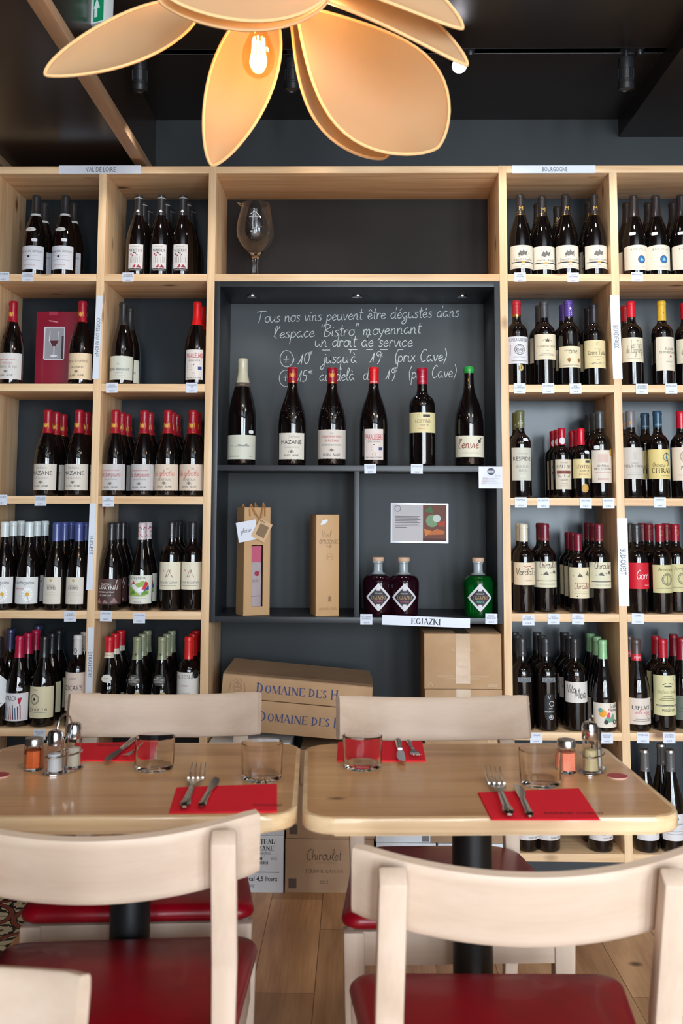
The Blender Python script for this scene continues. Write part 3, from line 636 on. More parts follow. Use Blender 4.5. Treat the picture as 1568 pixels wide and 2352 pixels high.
 'olive': ('slim', .298, .0400, (140, 144, 112), .075, (.018, .070, .070, (34, 30, 28)), [('x', .3, .7, 2, GR)], ['medals']),
 'altosur': ('bord', .300, .0378, (214, 38, 36), .074, (.080, .185, .075, (226, 222, 216)), [('t', '^ALTOSUR', -.03, .86, .12, .8, (120, 118, 118)), ('t', 'MALBEC', -.05, .58, .05, .3, (190, 90, 80)), ('x', .1, .4, 3, (180, 175, 170)), ('c', .44, .94, .14, (30, 26, 28))], []),
 'moulin': ('burg', .300, .0415, (46, 40, 40), .077, (.024, .107, .080, (226, 216, 198)), [('t', '2020', 0, .93, .03, .16, GR), ('p', [(-.2, .60), (-.1, .78), (-.06, .66), (.02, .82), (.1, .66), (.2, .78), (.12, .56), (.04, .6), (-.05, .52)], (110, 105, 100)), ('l', [(-.2, .84), (.24, .64)], .02, (70, 66, 64)), ('l', [(-.16, .66), (.22, .84)], .02, (90, 86, 84)), ('l', [(-.2, .5), (.22, .52)], .014, GR), ('l', [(-.16, .5), (-.16, .64)], .02, (60, 56, 54)), ('l', [(.16, .52), (.16, .64)], .02, (60, 56, 54)), ('s', 'francois martin', 0, .38, .14, .8, (130, 120, 110)), ('r', -.5, .5, .245, .285, (24, 20, 20)), ('r', -.07, .07, .22, .30, (200, 160, 80)), ('t', 'GIVRY', 0, .14, .05, .3, GR), ('x', .03, .10, 1, (190, 180, 165))], ['mgold']),
 'brouilly': ('burg', .298, .0425, (46, 38, 38), .080, (.022, .105, .084, (228, 216, 198)), [('t', 'B R O U I L L Y', 0, .86, .08, .66, GR), ('s', 'v', .02, .68, .16, .2, (190, 180, 170)), ('c', .08, .42, .16, (40, 110, 170)), ('p', [(.02, .36), (.08, .5), (.16, .38)], (150, 200, 230)), ('o', .08, .42, .17, (30, 60, 100)), ('t', 'LE PAVILLON', 0, .1, .05, .56, (185, 175, 165))], ['dots', 'sticker2']),
 'gaffeliere': ('bord', .302, .0378, (176, 34, 46), .058, (.075, .170, .0750, (220, 218, 222)), [('t', '^CLOS LA GAFFELIERE', 0, .88, .11, .94, (50, 48, 52)), ('o', 0, .52, .2, (110, 105, 110)), ('o', 0, .52, .14, (130, 125, 130)), ('s', 'mm', 0, .5, .22, .3, (80, 78, 82)), ('l', [(-.42, .3), (-.4, .7)], .03, (120, 116, 120)), ('l', [(.42, .3), (.4, .7)], .03, (120, 116, 120)), ('t', 'SAINT-ÉMILION', 0, .24, .05, .5, GR), ('x', .06, .14, 1, GR)], ['goldring', 'medal_low']),
 'chapelle': ('bord', .302, .0378, (66, 66, 70), .060, (.090, .180, .0750, (228, 214, 186)), [('p', [(-.08, .70), (-.08, .8), (-.03, .76), (0, .84), (.03, .76), (.08, .8), (.08, .70)], (90, 80, 66)), ('l', [(-.2, .72), (-.1, .78)], .014, (100, 90, 76)), ('l', [(.2, .72), (.1, .78)], .014, (100, 90, 76)), ('t', '^LA CHAPELLE LAUSSAC', 0, .52, .07, .86, (110, 98, 80)), ('t', '2019', 0, .34, .04, .14, GR), ('x', .14, .24, 2, (150, 138, 118))], []),
 'ane': ('bord', .303, .0378, (82, 60, 140), .058, (.062, .136, .0750, (228, 214, 180)), [('t', 'CHÂTEAU', -.2, .80, .06, .26, GR), ('s', 'Ane', .06, .74, .3, .4, (120, 110, 90)), ('c', -.12, .36, .09, (160, 110, 50)), ('c', .34, .36, .09, (160, 110, 50)), ('l', [(-.12, .34), (-.12, .22)], .03, K), ('l', [(.34, .34), (.34, .22)], .03, K), ('l', [(-.3, .24), (.44, .24)], .012, GR), ('t', 'LALANDE DE POMEROL', 0, .1, .06, .8, GR)], ['purplelogo']),
 'tuillac': ('bord', .295, .0378, (34, 33, 38), .072, (.062, .160, .0750, (222, 206, 160)), [('o', 0, .86, .06, (120, 105, 70)), ('t', 'CHATEAU', 0, .68, .04, .36, GR), ('t', 'Grand Tuillac', 0, .55, .14, .84, (50, 44, 36)), ('x', .38, .43, 1, GR), ('t', '2018', 0, .3, .04, .16, GR), ('l', [(-.25, .16), (-.1, .2), (.1, .19), (.3, .21)], .02, GR), ('x', .12, .17, 1, GR)], []),
 'fiefs': ('bord', .301, .0378, (206, 22, 44), .058, (.082, .168, .0750, (228, 216, 190)), [('s', 'Les Fiefs', .05, .64, .3, .5, (130, 120, 100)), ('s', 'de Lagrange', .0, .44, .3, .78, (130, 120, 100)), ('x', .1, .2, 1, (180, 168, 140))], []),
 'fleur': ('bord', .302, .0378, (214, 168, 50), .070, (.052, .170, .066, (226, 214, 192)), [('t', 'FLEUR', .1, .64, .07, .42, (80, 72, 64)), ('t', 'DE PÉDESCLAUX', .05, .54, .06, .8, (80, 72, 64)), ('c', .15, .42, .03, (150, 60, 50)), ('t', 'PAUILLAC', .1, .26, .035, .44, GR), ('t', '2018', .2, .14, .03, .14, GR)], ['capdot']),
 'respide': ('bord', .303, .0375, (98, 100, 62), .062, (.060, .172, .066, (204, 200, 186)), [('t', 'CHATEAU', .05, .82, .045, .5, (160, 155, 145)), ('t', 'RESPIDE', 0, .66, .12, .84, (80, 76, 68)), ('s', 'mmmm', .02, .42, .14, .7, (150, 145, 132)), ('s', 'nmn', .02, .30, .14, .6, (150, 145, 132)), ('t', 'GRAVES', .02, .13, .04, .3, (230, 228, 220))], ['caplogo', 'sticker']),
 'calac': ('bord', .242, .0305, (176, 22, 44), .058, (.030, .133, .054, (214, 200, 180)), [('t', 'CHATEAU', 0, .89, .045, .4, GR), ('t', '^CALLAC', 0, .76, .11, .84, (100, 96, 92)), ('r', -.4, .4, .52, .62, (120, 60, 50)), ('l', [(-.4, .5), (-.2, .42), (.2, .42), (.4, .5)], .02, (130, 120, 110)), ('l', [(-.3, .4), (-.3, .5)], .02, GR), ('l', [(0, .4), (0, .5)], .02, GR), ('l', [(.3, .4), (.3, .5)], .02, GR), ('t', 'GRAVES', 0, .31, .05, .4, (120, 110, 100)), ('x', .05, .22, 3, (170, 160, 145))], ['round']),
 'leotinshalf': ('bord', .242, .0315, (198, 22, 48), .058, (.068, .134, .0615, (222, 204, 150)), [('r', .08, .36, .80, .92, (70, 66, 70)), ('t', '^LÉOTINS', 0, .60, .18, .84, (130, 90, 60)), ('s', 'nnm m', .05, .38, .2, .6, (130, 110, 80)), ('t', 'BORDEAUX', .0, .2, .07, .5, (200, 90, 60))], ['medal_gold', 'sticker']),
 'leotins': ('bord', .303, .0375, (64, 66, 66), .062, (.052, .165, .068, (218, 206, 192)), [('r', -.22, .22, .62, .88, (212, 184, 172)), ('t', 'CHÂTEAU', 0, .52, .06, .5, (60, 56, 60)), ('t', '^DES LÉOTINS', 0, .43, .07, .8, (50, 46, 52)), ('x', .30, .36, 1, (190, 120, 110)), ('t', 'BORDEAUX', 0, .12, .045, .54, (170, 60, 60))], ['sticker_l', 'medal_side']),
 'vieux': ('bord', .303, .0378, (118, 116, 118), .058, (.066, .174, .0745, (204, 196, 186)), [('t', 'CHÂTEAU', 0, .50, .035, .3, GR), ('t', '^VIEUX CASSAN', 0, .41, .08, .94, (120, 110, 106)), ('x', .1, .26, 2, (180, 172, 160)), ('r', -.08, .1, .62, .86, (196, 188, 178))], ['amp']),
 'citran': ('bord', .303, .0378, (34, 70, 94), .058, (.066, .168, .0750, (222, 200, 130)), [('s', 'Chateau', -.16, .45, .14, .5, (80, 70, 50)), ('t', '^CITRAN', 0, .29, .18, .92, (60, 54, 40)), ('t', 'HAUT-MÉDOC', .15, .12, .04, .4, GR), ('o', .2, .74, .14, (50, 90, 100)), ('l', [(.18, .9), (.22, .7), (.3, .5), (.24, .45)], .03, (60, 60, 60)), ('p', [(.14, .72), (.2, .8), (.26, .68), (.22, .62)], (60, 120, 150))], ['bluetext']),
 'rocher': ('bord', .303, .0378, (198, 20, 46), .060, (.062, .176, .0750, (224, 206, 186)), [('o', 0, .72, .18, (170, 150, 120)), ('o', 0, .72, .13, (180, 160, 130)), ('s', 'Roc', 0, .38, .24, .6, (110, 100, 90)), ('x', .1, .22, 1, GR)], []),
 'verdots': ('bord', .300, .0378, (216, 206, 184), .060, (.094, .170, .0755, (228, 208, 178)), [('l', [(-.15, .84), (0, .8), (.05, .84), (.18, .81)], .025, (170, 60, 50)), ('t', 'Clos des', 0, .70, .06, .36, GR), ('s', 'VERDOTS', 0, .53, .3, .92, (70, 62, 54)), ('t', 'BERGERAC', .1, .2, .05, .36, (170, 110, 90)), ('l', [(-.3, .12), (.46, .12)], .01, (210, 150, 130))], []),
 'chiroulet': ('bord', .301, .0378, (112, 26, 42), .060, (.084, .172, .0755, (220, 212, 184)), [('s', 'Chiroulet', .03, .82, .28, .76, (90, 44, 44)), ('l', [(-.3, .5), (-.05, .6), (.15, .56), (.4, .6)], .03, (100, 96, 90)), ('p', [(-.2, .5), (-.1, .6), (.0, .56), (.05, .48)], (90, 86, 80)), ('p', [(.2, .56), (.26, .68), (.36, .64), (.38, .52)], (110, 106, 96)), ('l', [(-.4, .42), (.0, .40)], .02, (140, 134, 124)), ('r', -.5, .5, .245, .27, (30, 26, 26)), ('t', 'TERRES BLANCHES', 0, .13, .06, .7, (170, 164, 140))], ['capband']),
 'chirouletlow': ('bord', .268, .0345, (124, 22, 42), .060, (.050, .154, .0680, (226, 212, 178)), [('l', [(-.4, .72), (-.1, .8), (.2, .76), (.44, .8)], .025, (110, 104, 94)), ('p', [(-.2, .7), (-.1, .8), (.0, .76), (.05, .68)], (90, 86, 80)), ('p', [(.2, .76), (.3, .9), (.42, .8), (.4, .7)], (110, 106, 96)), ('t', 'DOMAINE', .0, .48, .04, .4, (170, 110, 90)), ('s', 'Chiroulet', .03, .36, .2, .78, (130, 50, 54)), ('x', .14, .24, 2, (200, 180, 150)), ('c', -.22, .07, .02, K)], []),
 'gorri': ('bord', .301, .0378, (54, 52, 54), .060, (.083, .171, .0735, (206, 24, 44)), [('s', 'Gorri', .1, .46, .34, .62, (240, 220, 220)), ('l', [(-.1, .74), (.1, .70), (.3, .74)], .03, (160, 16, 34)), ('t', 'IROULÉGUY', .3, .14, .05, .3, (240, 210, 210))], ['neckring']),
 'arretxea': ('bord', .301, .0378, (142, 26, 42), .060, (.070, .164, .0680, (206, 194, 142)), [('t', 'Arretxea', .08, .84, .12, .8, (110, 100, 76)), ('o', .1, .48, .22, (120, 116, 92)), ('o', .1, .48, .17, (130, 124, 98)), ('l', [(.1, .3), (.1, .66)], .02, (120, 116, 92)), ('l', [(-.16, .48), (.36, .48)], .02, (120, 116, 92)), ('x', .12, .2, 1, GR)], ['capcircle']),
 'terrae': ('bord', .302, .0378, (50, 50, 54), .060, (.160, .176, .044, (130, 132, 136)), [('t', 'TERRAE', 0, .5, .7, .8, (40, 40, 44))], ['whiteprint', 'caprose']),
 'vita': ('bord', .302, .0385, (46, 44, 46), .065, (.094, .162, .0755, (222, 214, 206)), [('s', 'Vita', -.32, .58, .40, .36, (50, 46, 46)), ('s', 'Mea', .05, .34, .48, .5, (50, 46, 46))], []),
 'scooter': ('slim', .298, .0400, (140, 186, 136), .062, (.015, .095, .078, (228, 216, 200)), [('c', -.2, .58, .16, (236, 160, 50)), ('c', -.28, .7, .1, (90, 160, 150)), ('p', [(-.15, .36), (-.05, .2), (.2, .22), (.28, .3), (.24, .56), (.18, .56), (.16, .36), (-.02, .4)], (110, 160, 130)), ('c', -.08, .22, .09, (50, 50, 54)), ('c', .3, .22, .1, (50, 50, 54)), ('c', .3, .22, .05, (200, 190, 180)), ('p', [(-.08, .4), (.0, .62), (.08, .6), (.1, .4)], (220, 70, 100)), ('l', [(.0, .7), (.1, .8)], .03, (200, 60, 80)), ('s', 'la belle', .26, .84, .16, .36, (70, 66, 66)), ('s', 'vendange', .28, .7, .16, .42, (70, 66, 66))], []),
 'laplace': ('burg', .300, .0420, (82, 66, 64), .070, (.024, .110, .083, (220, 204, 192)), [('l', [(-.44, .92), (.44, .92)], .01, (210, 190, 176)), ('t', '^LAPLACE', -.03, .64, .14, .84, (60, 52, 52)), ('s', 'vieille vigne', 0, .45, .16, .6, (200, 110, 110)), ('o', .28, .28, .1, (70, 66, 66)), ('x', .1, .24, 2, GR)], ['redband']),
 'gresigne': ('bord', .300, .0385, (176, 20, 40), .062, (.052, .184, .0760, (214, 206, 158)), [('l', [(-.2, .76), (-.1, .8), (.1, .8), (.24, .77)], .02, (80, 80, 70)), ('r', -.14, .16, .71, .745, (90, 90, 80)), ('s', 'chateau aydie', 0, .58, .12, .84, (160, 150, 100)), ('x', .36, .5, 3, (130, 124, 90)), ('r', -.5, .5, .245, .265, (60, 66, 76)), ('r', -.5, .5, .225, .235, (60, 66, 76)), ('s', 'madiran', .02, .13, .1, .7, (80, 76, 60)), ('c', .38, .93, .07, (214, 214, 196)), ('o', .38, .93, .075, (140, 136, 110))], []),
 'redburg': ('burg', .300, .0415, (140, 16, 34), .074, (.030, .110, .078, (96, 104, 92)), [('x', .3, .7, 3, (60, 66, 58))], []),
 'greycap': ('slim', .325, .0410, (92, 90, 90), .070, (.040, .125, .078, (222, 216, 216)), [('c', 0, .82, .06, (60, 60, 66)), ('t', 'CORBIÈRES', 0, .62, .07, .5, (90, 90, 96)), ('x', .2, .5, 3, (150, 146, 150))], ['silver']),
 'lowwhite': ('slim', .300, .0410, (70, 66, 66), .070, (.038, .110, .080, (224, 214, 210)), [('t', 'CUVÉE', .0, .26, .05, .3, GR), ('t', 'Vieilles Vignes', .2, .12, .07, .44, (60, 56, 60))], []),
 # magnums on the black shelf
 'champmag': ('champ', .376, .0490, (192, 184, 158), .100, (.020, .104, .096, (208, 206, 188)), [('l', [(-.46, .54), (-.3, .56), (-.15, .52), (-.05, .62), (.1, .56), (.2, .64), (.3, .54), (.46, .56)], .02, (150, 150, 140)), ('p', [(-.1, .53), (-.02, .62), (.06, .55), (.2, .63), (.3, .53)], (150, 150, 142)), ('t', 'FRANCE DANVILLE', -.25, .12, .05, .42, (90, 90, 84)), ('t', 'BRUT', .38, .12, .05, .14, (90, 90, 84))], ['greyband', 'sticker']),
 'mazanemag': ('burg', .345, .0492, (150, 20, 38), .056, (.020, .112, .086, (224, 214, 200)), [('s', 'fontaine', .1, .84, .13, .4, (160, 150, 145)), ('t', 'MAZANE', 0, .65, .15, .72, K), ('t', '^VACQUEYRAS', 0, .46, .07, .56, (165, 155, 145)), ('t', '^ALAIN JAUME', 0, .16, .07, .56, K)] + crest(0, .27, .1), ['gold', 'deckle', 'relief']),
 'miocenemag': ('burg', .344, .0492, (150, 20, 38), .056, (.022, .124, .0955, (218, 206, 194)), [('t', '2020', 0, .86, .04, .12, GR), ('t', 'DOMAINE GRAND VENEUR', 0, .76, .07, .70, RD), ('s', 'le miocene', 0, .62, .15, .46, (190, 90, 90)), ('t', 'CHÂTEAUNEUF DU PAPE', 0, .47, .06, .7, GR), ('t', '^ALAIN JAUME', 0, .14, .08, .62, K), ('l', [(-.44, .08), (-.44, .92), (.44, .92), (.44, .08)], .01, (170, 160, 150))] + crest(0, .27, .1), ['gold', 'deckle', 'relief']),
 'parallelemag': ('burg', .346, .0495, (210, 24, 28), .058, (.020, .126, .064, (224, 208, 200)), [('t', 'PARALLÈLE', -.07, .74, .17, .72, RD), ('t', '45', .37, .74, .17, .2, RD), ('t', '^CÔTES DU RHÔNE', 0, .59, .05, .7, K), ('p', [(-.04, .5), (.04, .5), (0, .46)], K), ('r', .24, .44, .31, .40, (50, 70, 130)), ('l', [(-.4, .46), (-.1, .46)], .01, RD), ('l', [(-.4, .38), (-.1, .38)], .01, RD), ('l', [(-.4, .3), (-.1, .3)], .01, RD), ('o', 0, .17, .06, (150, 60, 60)), ('t', 'PAUL JABOULET AÎNÉ', 0, .07, .04, .8, K)], ['redlogo']),
 'leotinsmag': ('bord', .344, .0455, (160, 20, 46), .058, (.114, .184, .0895, (224, 210, 160)), [('r', .0, .26, .78, .90, (70, 66, 70)), ('o', -.15, .84, .07, (160, 120, 90)), ('t', '^LÉOTINS', 0, .57, .15, .56, (130, 90, 70)), ('s', 'nnm m', .05, .36, .16, .5, (150, 130, 110)), ('t', 'MAGNUM', -.05, .2, .06, .3, (200, 90, 70))], ['caplogo']),
 'enviemag': ('burg', .348, .0500, (40, 150, 60), .022, (.030, .104, .098, (222, 214, 192)), [('s', "l'envie", -.08, .52, .42, .70, (140, 60, 40)), ('c', .3, .74, .09, (70, 70, 66)), ('l', [(.3, .74), (.38, .9)], .05, (70, 70, 66)), ('x', .14, .24, 2, (200, 192, 170))], []),
}
BM = {}
def bottle_meshes(st):
    """meshes of the parts of one kind of bottle, standing on z = 0 and facing -y"""
    if st in BM: return BM[st]
    kind, H, Rr, cc, cl, lab, items, ex = ST[st]
    prof = profile(kind, H, Rr); out = {}
    zc = H - cl
    body = [p for p in prof if p[1] < zc - .0005] + [(rad_at(prof, zc), zc), (rad_at(prof, zc+.003)-.0005, zc+.003)]
    g = G().lathe(body, BGL, seg=28)
    if 'relief' in ex:       # raised crest cast in the shoulder glass
        rnd = random.Random(3)
        for i in range(34):
            a = rnd.uniform(-.85, .85); z = rnd.uniform(.47, .60)*H; a *= 1 - (z/H-.47)*3.2
            r = rad_at(prof, z); q = rnd.uniform(.0014, .0028)
            T = Matrix.Translation((r*math.sin(a), -r*math.cos(a), z))
            g.lathe([(0, -q), (q*.8, -q*.5), (q, 0), (q*.8, q*.5), (0, q)], BGL, seg=6, T=T)
    out['glass_body'] = g.mesh('glass_body', 50)
    # capsule
    r0 = rad_at(prof, zc)
    CM_ = capmat(cc)
    cp = [(r0+.0007, zc)] + [(r+.0007, z) for r, z in prof if zc < z < H*.999 and r > 0] + [(prof[-2][0]+.0004, H-.0015), (prof[-2][0]-.001, H+.0006), (0, H+.0006)]
    g = G().lathe(cp, CM_, seg=24)
    def band(z0, z1, c, e=.0011, metal=False):
        m_ = mat('foil_%02x%02x%02x' % tuple(c), c, .3, 1 if metal else 0)
        zz = [z0 + (z1-z0)*i/3 for i in range(4)]
        g.lathe([(rad_at(prof, z)+e, z) for z in zz], m_, seg=24)
    def dec(items_, zc0, Hh, rr):
        fn = lambda x, z: (rr*math.sin(x/rr), -rr*math.cos(x/rr), z)
        art(g, items_, .03, Hh, zc0, fn)
    rc = rad_at(prof, zc+.02) + .0014
    if 'band' in ex:
        band(zc+.001, zc+.009, (205, 205, 205)); dec([('t', 'CLEMENT', 0, .5, .6, .7, (40, 40, 42))], zc+.001, .008, rc+.0006)
    if 'tri' in ex:
        dec([('p', [(-.28, 0), (.28, 0), (.0, .9)], (220, 220, 222))], zc+.01, .012, rc); band(H-.0125, H-.011, (200, 200, 200))
    if 'gold' in ex:
        for dz in (.004, .018*1): pass
        band(zc+.003, zc+.0045, (214, 150, 70), metal=True)
        for sx in (0, 1.25, -1.25):
            g2 = [('p', [(-.2+sx, .2), (-.24+sx, .8), (-.08+sx, .62), (0+sx, .95), (.08+sx, .62), (.24+sx, .8), (.2+sx, .2), (0+sx, .05)], (216, 158, 60)), ('l', [(-.36+sx, .1), (-.32+sx, .9)], .08, (216, 158, 60)), ('l', [(.36+sx, .1), (.32+sx, .9)], .08, (216, 158, 60))]
            dec(g2, zc+.018, .022, rc)
    if 'white_long' in ex: pass
    if 'glint' in ex: dec([('s', 's', 0, .5, .9, .7, (190, 190, 186))], zc+.004, .014, rc)  # pale script curl drawn on the capsule
    if 'neckring' in ex: band(zc+.002, zc+.004, (90, 88, 90), .0016, True); band(zc+.010, zc+.0115, (90, 88, 90), .0016, True)
    if 'q' in ex: dec([('t', 'Q', -.1, .5, .6, .5, (90, 84, 84))], zc+.002, .024, rc)
    if 'creamband' in ex: band(zc, zc+.018, (222, 214, 190)); dec([('t', 'BOURBON', 0, .5, .22, .7, (190, 90, 80))], zc, .018, rc+.001)
    if 'medals' in ex: dec([('c', 0, .5, .2, (70, 74, 50)), ('l', [(-.3, .5), (.3, .5)], .12, (60, 62, 44))], zc+.008, .02, rc)
    if 'mgold' in ex:
        band(zc+.010, zc+.0112, (222, 180, 90), metal=True); band(zc+.0, zc+.0012, (222, 180, 90), metal=True)
        dec([('t', 'M', 0, .75, .5, .8, (214, 170, 80)), ('t', 'MOULIN', 0, .18, .16, .6, (214, 170, 80))], zc+.002, .03, rc)
    if 'dots' in ex: dec([('l', [(-.4+.2*i, .5), (-.33+.2*i, .5)], .5, (200, 190, 180)) for i in range(5)], zc+.002, .006, rc)
    if 'goldring' in ex: band(zc, zc+.008, (216, 160, 90), metal=True); dec([('o', 0, .5, .4, (120, 20, 30))], zc+.014, .02, rc)
    if 'purplelogo' in ex: dec([('c', .1, .75, .12, (200, 190, 230)), ('l', [(-.1, .5), (.3, .5)], .05, (200, 190, 230)), ('l', [(-.1, .3), (.3, .3)], .1, (200, 190, 230)), ('l', [(-.1, .12), (.3, .12)], .08, (200, 190, 230))], zc+.002, .036, rc)
    if 'capdot' in ex: dec([('c', 0, .5, .12, (110, 80, 20))], zc+.02, .015, rc)
    if 'caplogo' in ex: dec([('t', 'RESP' if st == 'respide' else 'L', 0, .5, .3, .6, (220, 214, 190)), ('l', [(-.2, .78), (0, .9), (.2, .78)], .06, (220, 214, 190)), ('x', .1, .3, 2, (200, 196, 170))], zc+.004, .026, rc)
    if 'round' in ex: dec([('c', 0, .5, .5, (214, 212, 214)), ('l', [(-.2, .6), (.2, .4)], .1, (150, 60, 80))], zc+.002, .024, rc+.0004)
    if 'amp' in ex: dec([('t', '&', -.2, .5, .55, .5, (222, 150, 60))], zc+.004, .024, rc)
    if 'bluetext' in ex: dec([('t', '^CITRAN', 0, .5, .5, .9, (190, 200, 206))], zc+.004, .012, rc)
    if 'capband' in ex: dec([('t', 'CHIROULET', 0, .5, .5, .9, (190, 120, 90))], zc+.002, .010, rc)
    if 'capcircle' in ex: dec([('o', 0, .5, .4, (190, 130, 80))], zc+.02, .02, rc)
    if 'caprose' in ex: dec([('p', [(-.16, .3), (0, .9), (.16, .3)], (150, 150, 154))], zc+.004, .014, rc)
    if 'redband' in ex: band(zc, zc+.022, (200, 40, 60)); dec([('t', '^LAPLACE', 0, .5, .36, .95, (240, 225, 225))], zc, .022, rc+.001)
    if 'silver' in ex: band(H-.0085, H-.002, (215, 215, 218), .0012, True); dec([('s', 'sm', 0, .5, .5, .7, (200, 198, 200))], zc+.004, .014, rc)
    if 'greyband' in ex: band(zc-.0, zc+.014, (90, 78, 72)); dec([('l', [(-.2, .5), (.2, .5)], .3, (190, 160, 90))], zc+.003, .008, rc+.003)
    if 'redlogo' in ex: dec([('t', 'Paul Jaboulet', 0, .5, .6, .9, (240, 220, 220))], zc+.002, .008, rc+.0006)
    if 'patterned' in ex:
        rnd = random.Random(5)
        for i in range(26):
            x = rnd.uniform(-1, 1); z = rnd.uniform(.05, .8)
            dec([('l', [(x, z), (x+rnd.uniform(-.3, .3), z+rnd.uniform(.05, .14))], .05, [(176, 40, 56), (176, 40, 56), (60, 70, 120)][i % 3])], zc, .058, rc)
    out['capsule'] = g.mesh('capsule')
    # front label
    z0, z1, ch, lc = lab; Rl = Rr + .0004
    amax = math.asin(min(.985, ch/2/Rr)); W = 2*amax*Rl
    def wrap(e): return lambda x, z: ((Rl+e)*math.sin(x/(Rl+e)), -(Rl+e)*math.cos(x/(Rl+e)), z)
    g = G(); n = 18; V = []; fn = wrap(0)
    dk = 'deckle' in ex
    for i in range(n+1):
        x = -W/2 + W*i/n; d = .0009*(i % 2) if dk else 0
        if st == 'brouilly': d = -.004*math.cos(x/W*PI)
        if st == 'octagon': d = .022*max(0, abs(x/W)*2-.5)/.5
        V += [fn(x, z0+(d if st != 'brouilly' else d*.9)), fn(x, z1-d)]
    V += [(v[0]*.996, v[1]*.996, v[2]) for v in V]; o = 2*(n+1)
    F = [(2*i, 2*i+2, 2*i+3, 2*i+1) for i in range(n)] + [(0, 1, o+1, o), (2*n, o+2*n, o+2*n+1, 2*n+1)]
    g.add(V, F, papermat(lc)); art(g, items, W if W < 1.35*ch else ch*1.12, z1-z0, z0, wrap(.0005))
    out['label'] = g.mesh('label', 60)
    def patch(nm, cx, cz, w_, h_, c, it, shape='r'):
        rr = rad_at(prof, cz)+.0006; r_lo, r_hi = rad_at(prof, cz-h_/2), rad_at(prof, cz+h_/2)
        def f2(e):
            def q(x, z):
                ra = rad_at(prof, z) + .0007 + e
                return (ra*math.sin((x+cx)/rr), -ra*math.cos((x+cx)/rr), z)
            return q
        g = G()
        n = 24; fn = f2(.0003); V = [fn(0, cz)]; NR = 5
        for j in range(1, NR+1):
            for i in range(n):
                a = 2*PI*i/n; c_, s_ = math.cos(a)*j/NR, math.sin(a)*j/NR; k = 1
                if shape == 'r': k = min(1/max(abs(math.cos(a)), abs(math.sin(a))), 1.22)
                V.append(fn(w_/2*c_*k, cz+h_/2*s_*k))
        Fp = [(0, 1+i, 1+(i+1) % n) for i in range(n)]
        for j in range(NR-1): Fp += [(1+j*n+i, 1+(j+1)*n+i, 1+(j+1)*n+(i+1) % n, 1+j*n+(i+1) % n) for i in range(n)]
        g.add(V, Fp, papermat(c)); art(g, it, w_, h_, cz-h_/2, f2(.0009))
        out[nm] = g.mesh(nm, 60)
    sk = [('x', .3, .7, 1, (120, 120, 125))]
    if 'oval' in ex: patch('neck_label', -.004, .168, .040, .016, (214, 212, 208), [('t', '2021', 0, .5, .3, .3, GR)], 'o')
    if 'oval2' in ex: patch('neck_label', .004, .163, .036, .026, (222, 218, 206), [('s', 'mnm', 0, .5, .3, .5, GR)], 'o')
    if 'sticker' in ex: patch('price_sticker', {'traca': .024, 'champmag': .040}.get(st, .014), {'respide': .2, 'leotinshalf': .158, 'traca': .125, 'champmag': .115}.get(st, .128), .020, .011, (228, 228, 232), sk)
    if 'sticker2' in ex: patch('price_sticker', -.022, .150, .022, .011, (228, 228, 232), sk)
    if 'sticker_l' in ex: patch('price_sticker', -.022, .174, .020, .013, (228, 228, 232), sk)
    if 'medal_low' in ex: patch('medal_sticker', .004, .060, .018, .022, (206, 180, 110), [('o', 0, .5, .4, (90, 80, 50)), ('r', -.1, .1, .3, .7, (90, 80, 50))], 'o')
    if 'medal_gold' in ex: patch('medal_sticker', .004, .034, .024, .030, (204, 160, 74), [('o', 0, .5, .38, (170, 126, 50)), ('o', 0, .5, .2, (170, 126, 50))], 'o')
    if 'medal_side' in ex: patch('medal_sticker', .034, .158, .016, .026, (196, 150, 74), [('o', 0, .5, .36, (150, 110, 50))], 'o')
    if 'medals' in ex:
        patch('seal_sticker', 0, .158, .044, .036, (74, 72, 68), [('t', 'BEST', 0, .72, .14, .5, (230, 228, 224)), ('t', 'PRODUCER', 0, .52, .14, .8, (230, 228, 224)), ('t', 'AUSTRIA', 0, .33, .14, .7, (230, 228, 224))], 'o')
        patch('medal_sticker', -.022, .104, .018, .022, (204, 184, 140), [('o', 0, .5, .38, (140, 110, 60))], 'o')
        patch('medal_sticker ', .016, .104, .026, .030, (198, 172, 110), [('o', 0, .5, .38, (130, 100, 50)), ('x', .3, .7, 2, (130, 100, 50))], 'o')
    if 'whiteprint' in ex:
        patch('screen_print', 0, .080, .034, .085, (18, 17, 18), [('l', [(-.15, .95), (-.02, .80), (.1, .95)], .03, (190, 190, 196)), ('o', .2, .62, .10, (230, 230, 234)), ('t', '2020', .1, .44, .05, .5, (220, 220, 224)), ('t', 'IROULEGUY', .0, .32, .06, .95, (230, 230, 234)), ('o', .15, .10, .09, (230, 230, 234)), ('r', .05, .25, .06, .14, (200, 200, 204))], 'r')
    BM[st] = out; return out
PARTN = lambda n: n.strip()
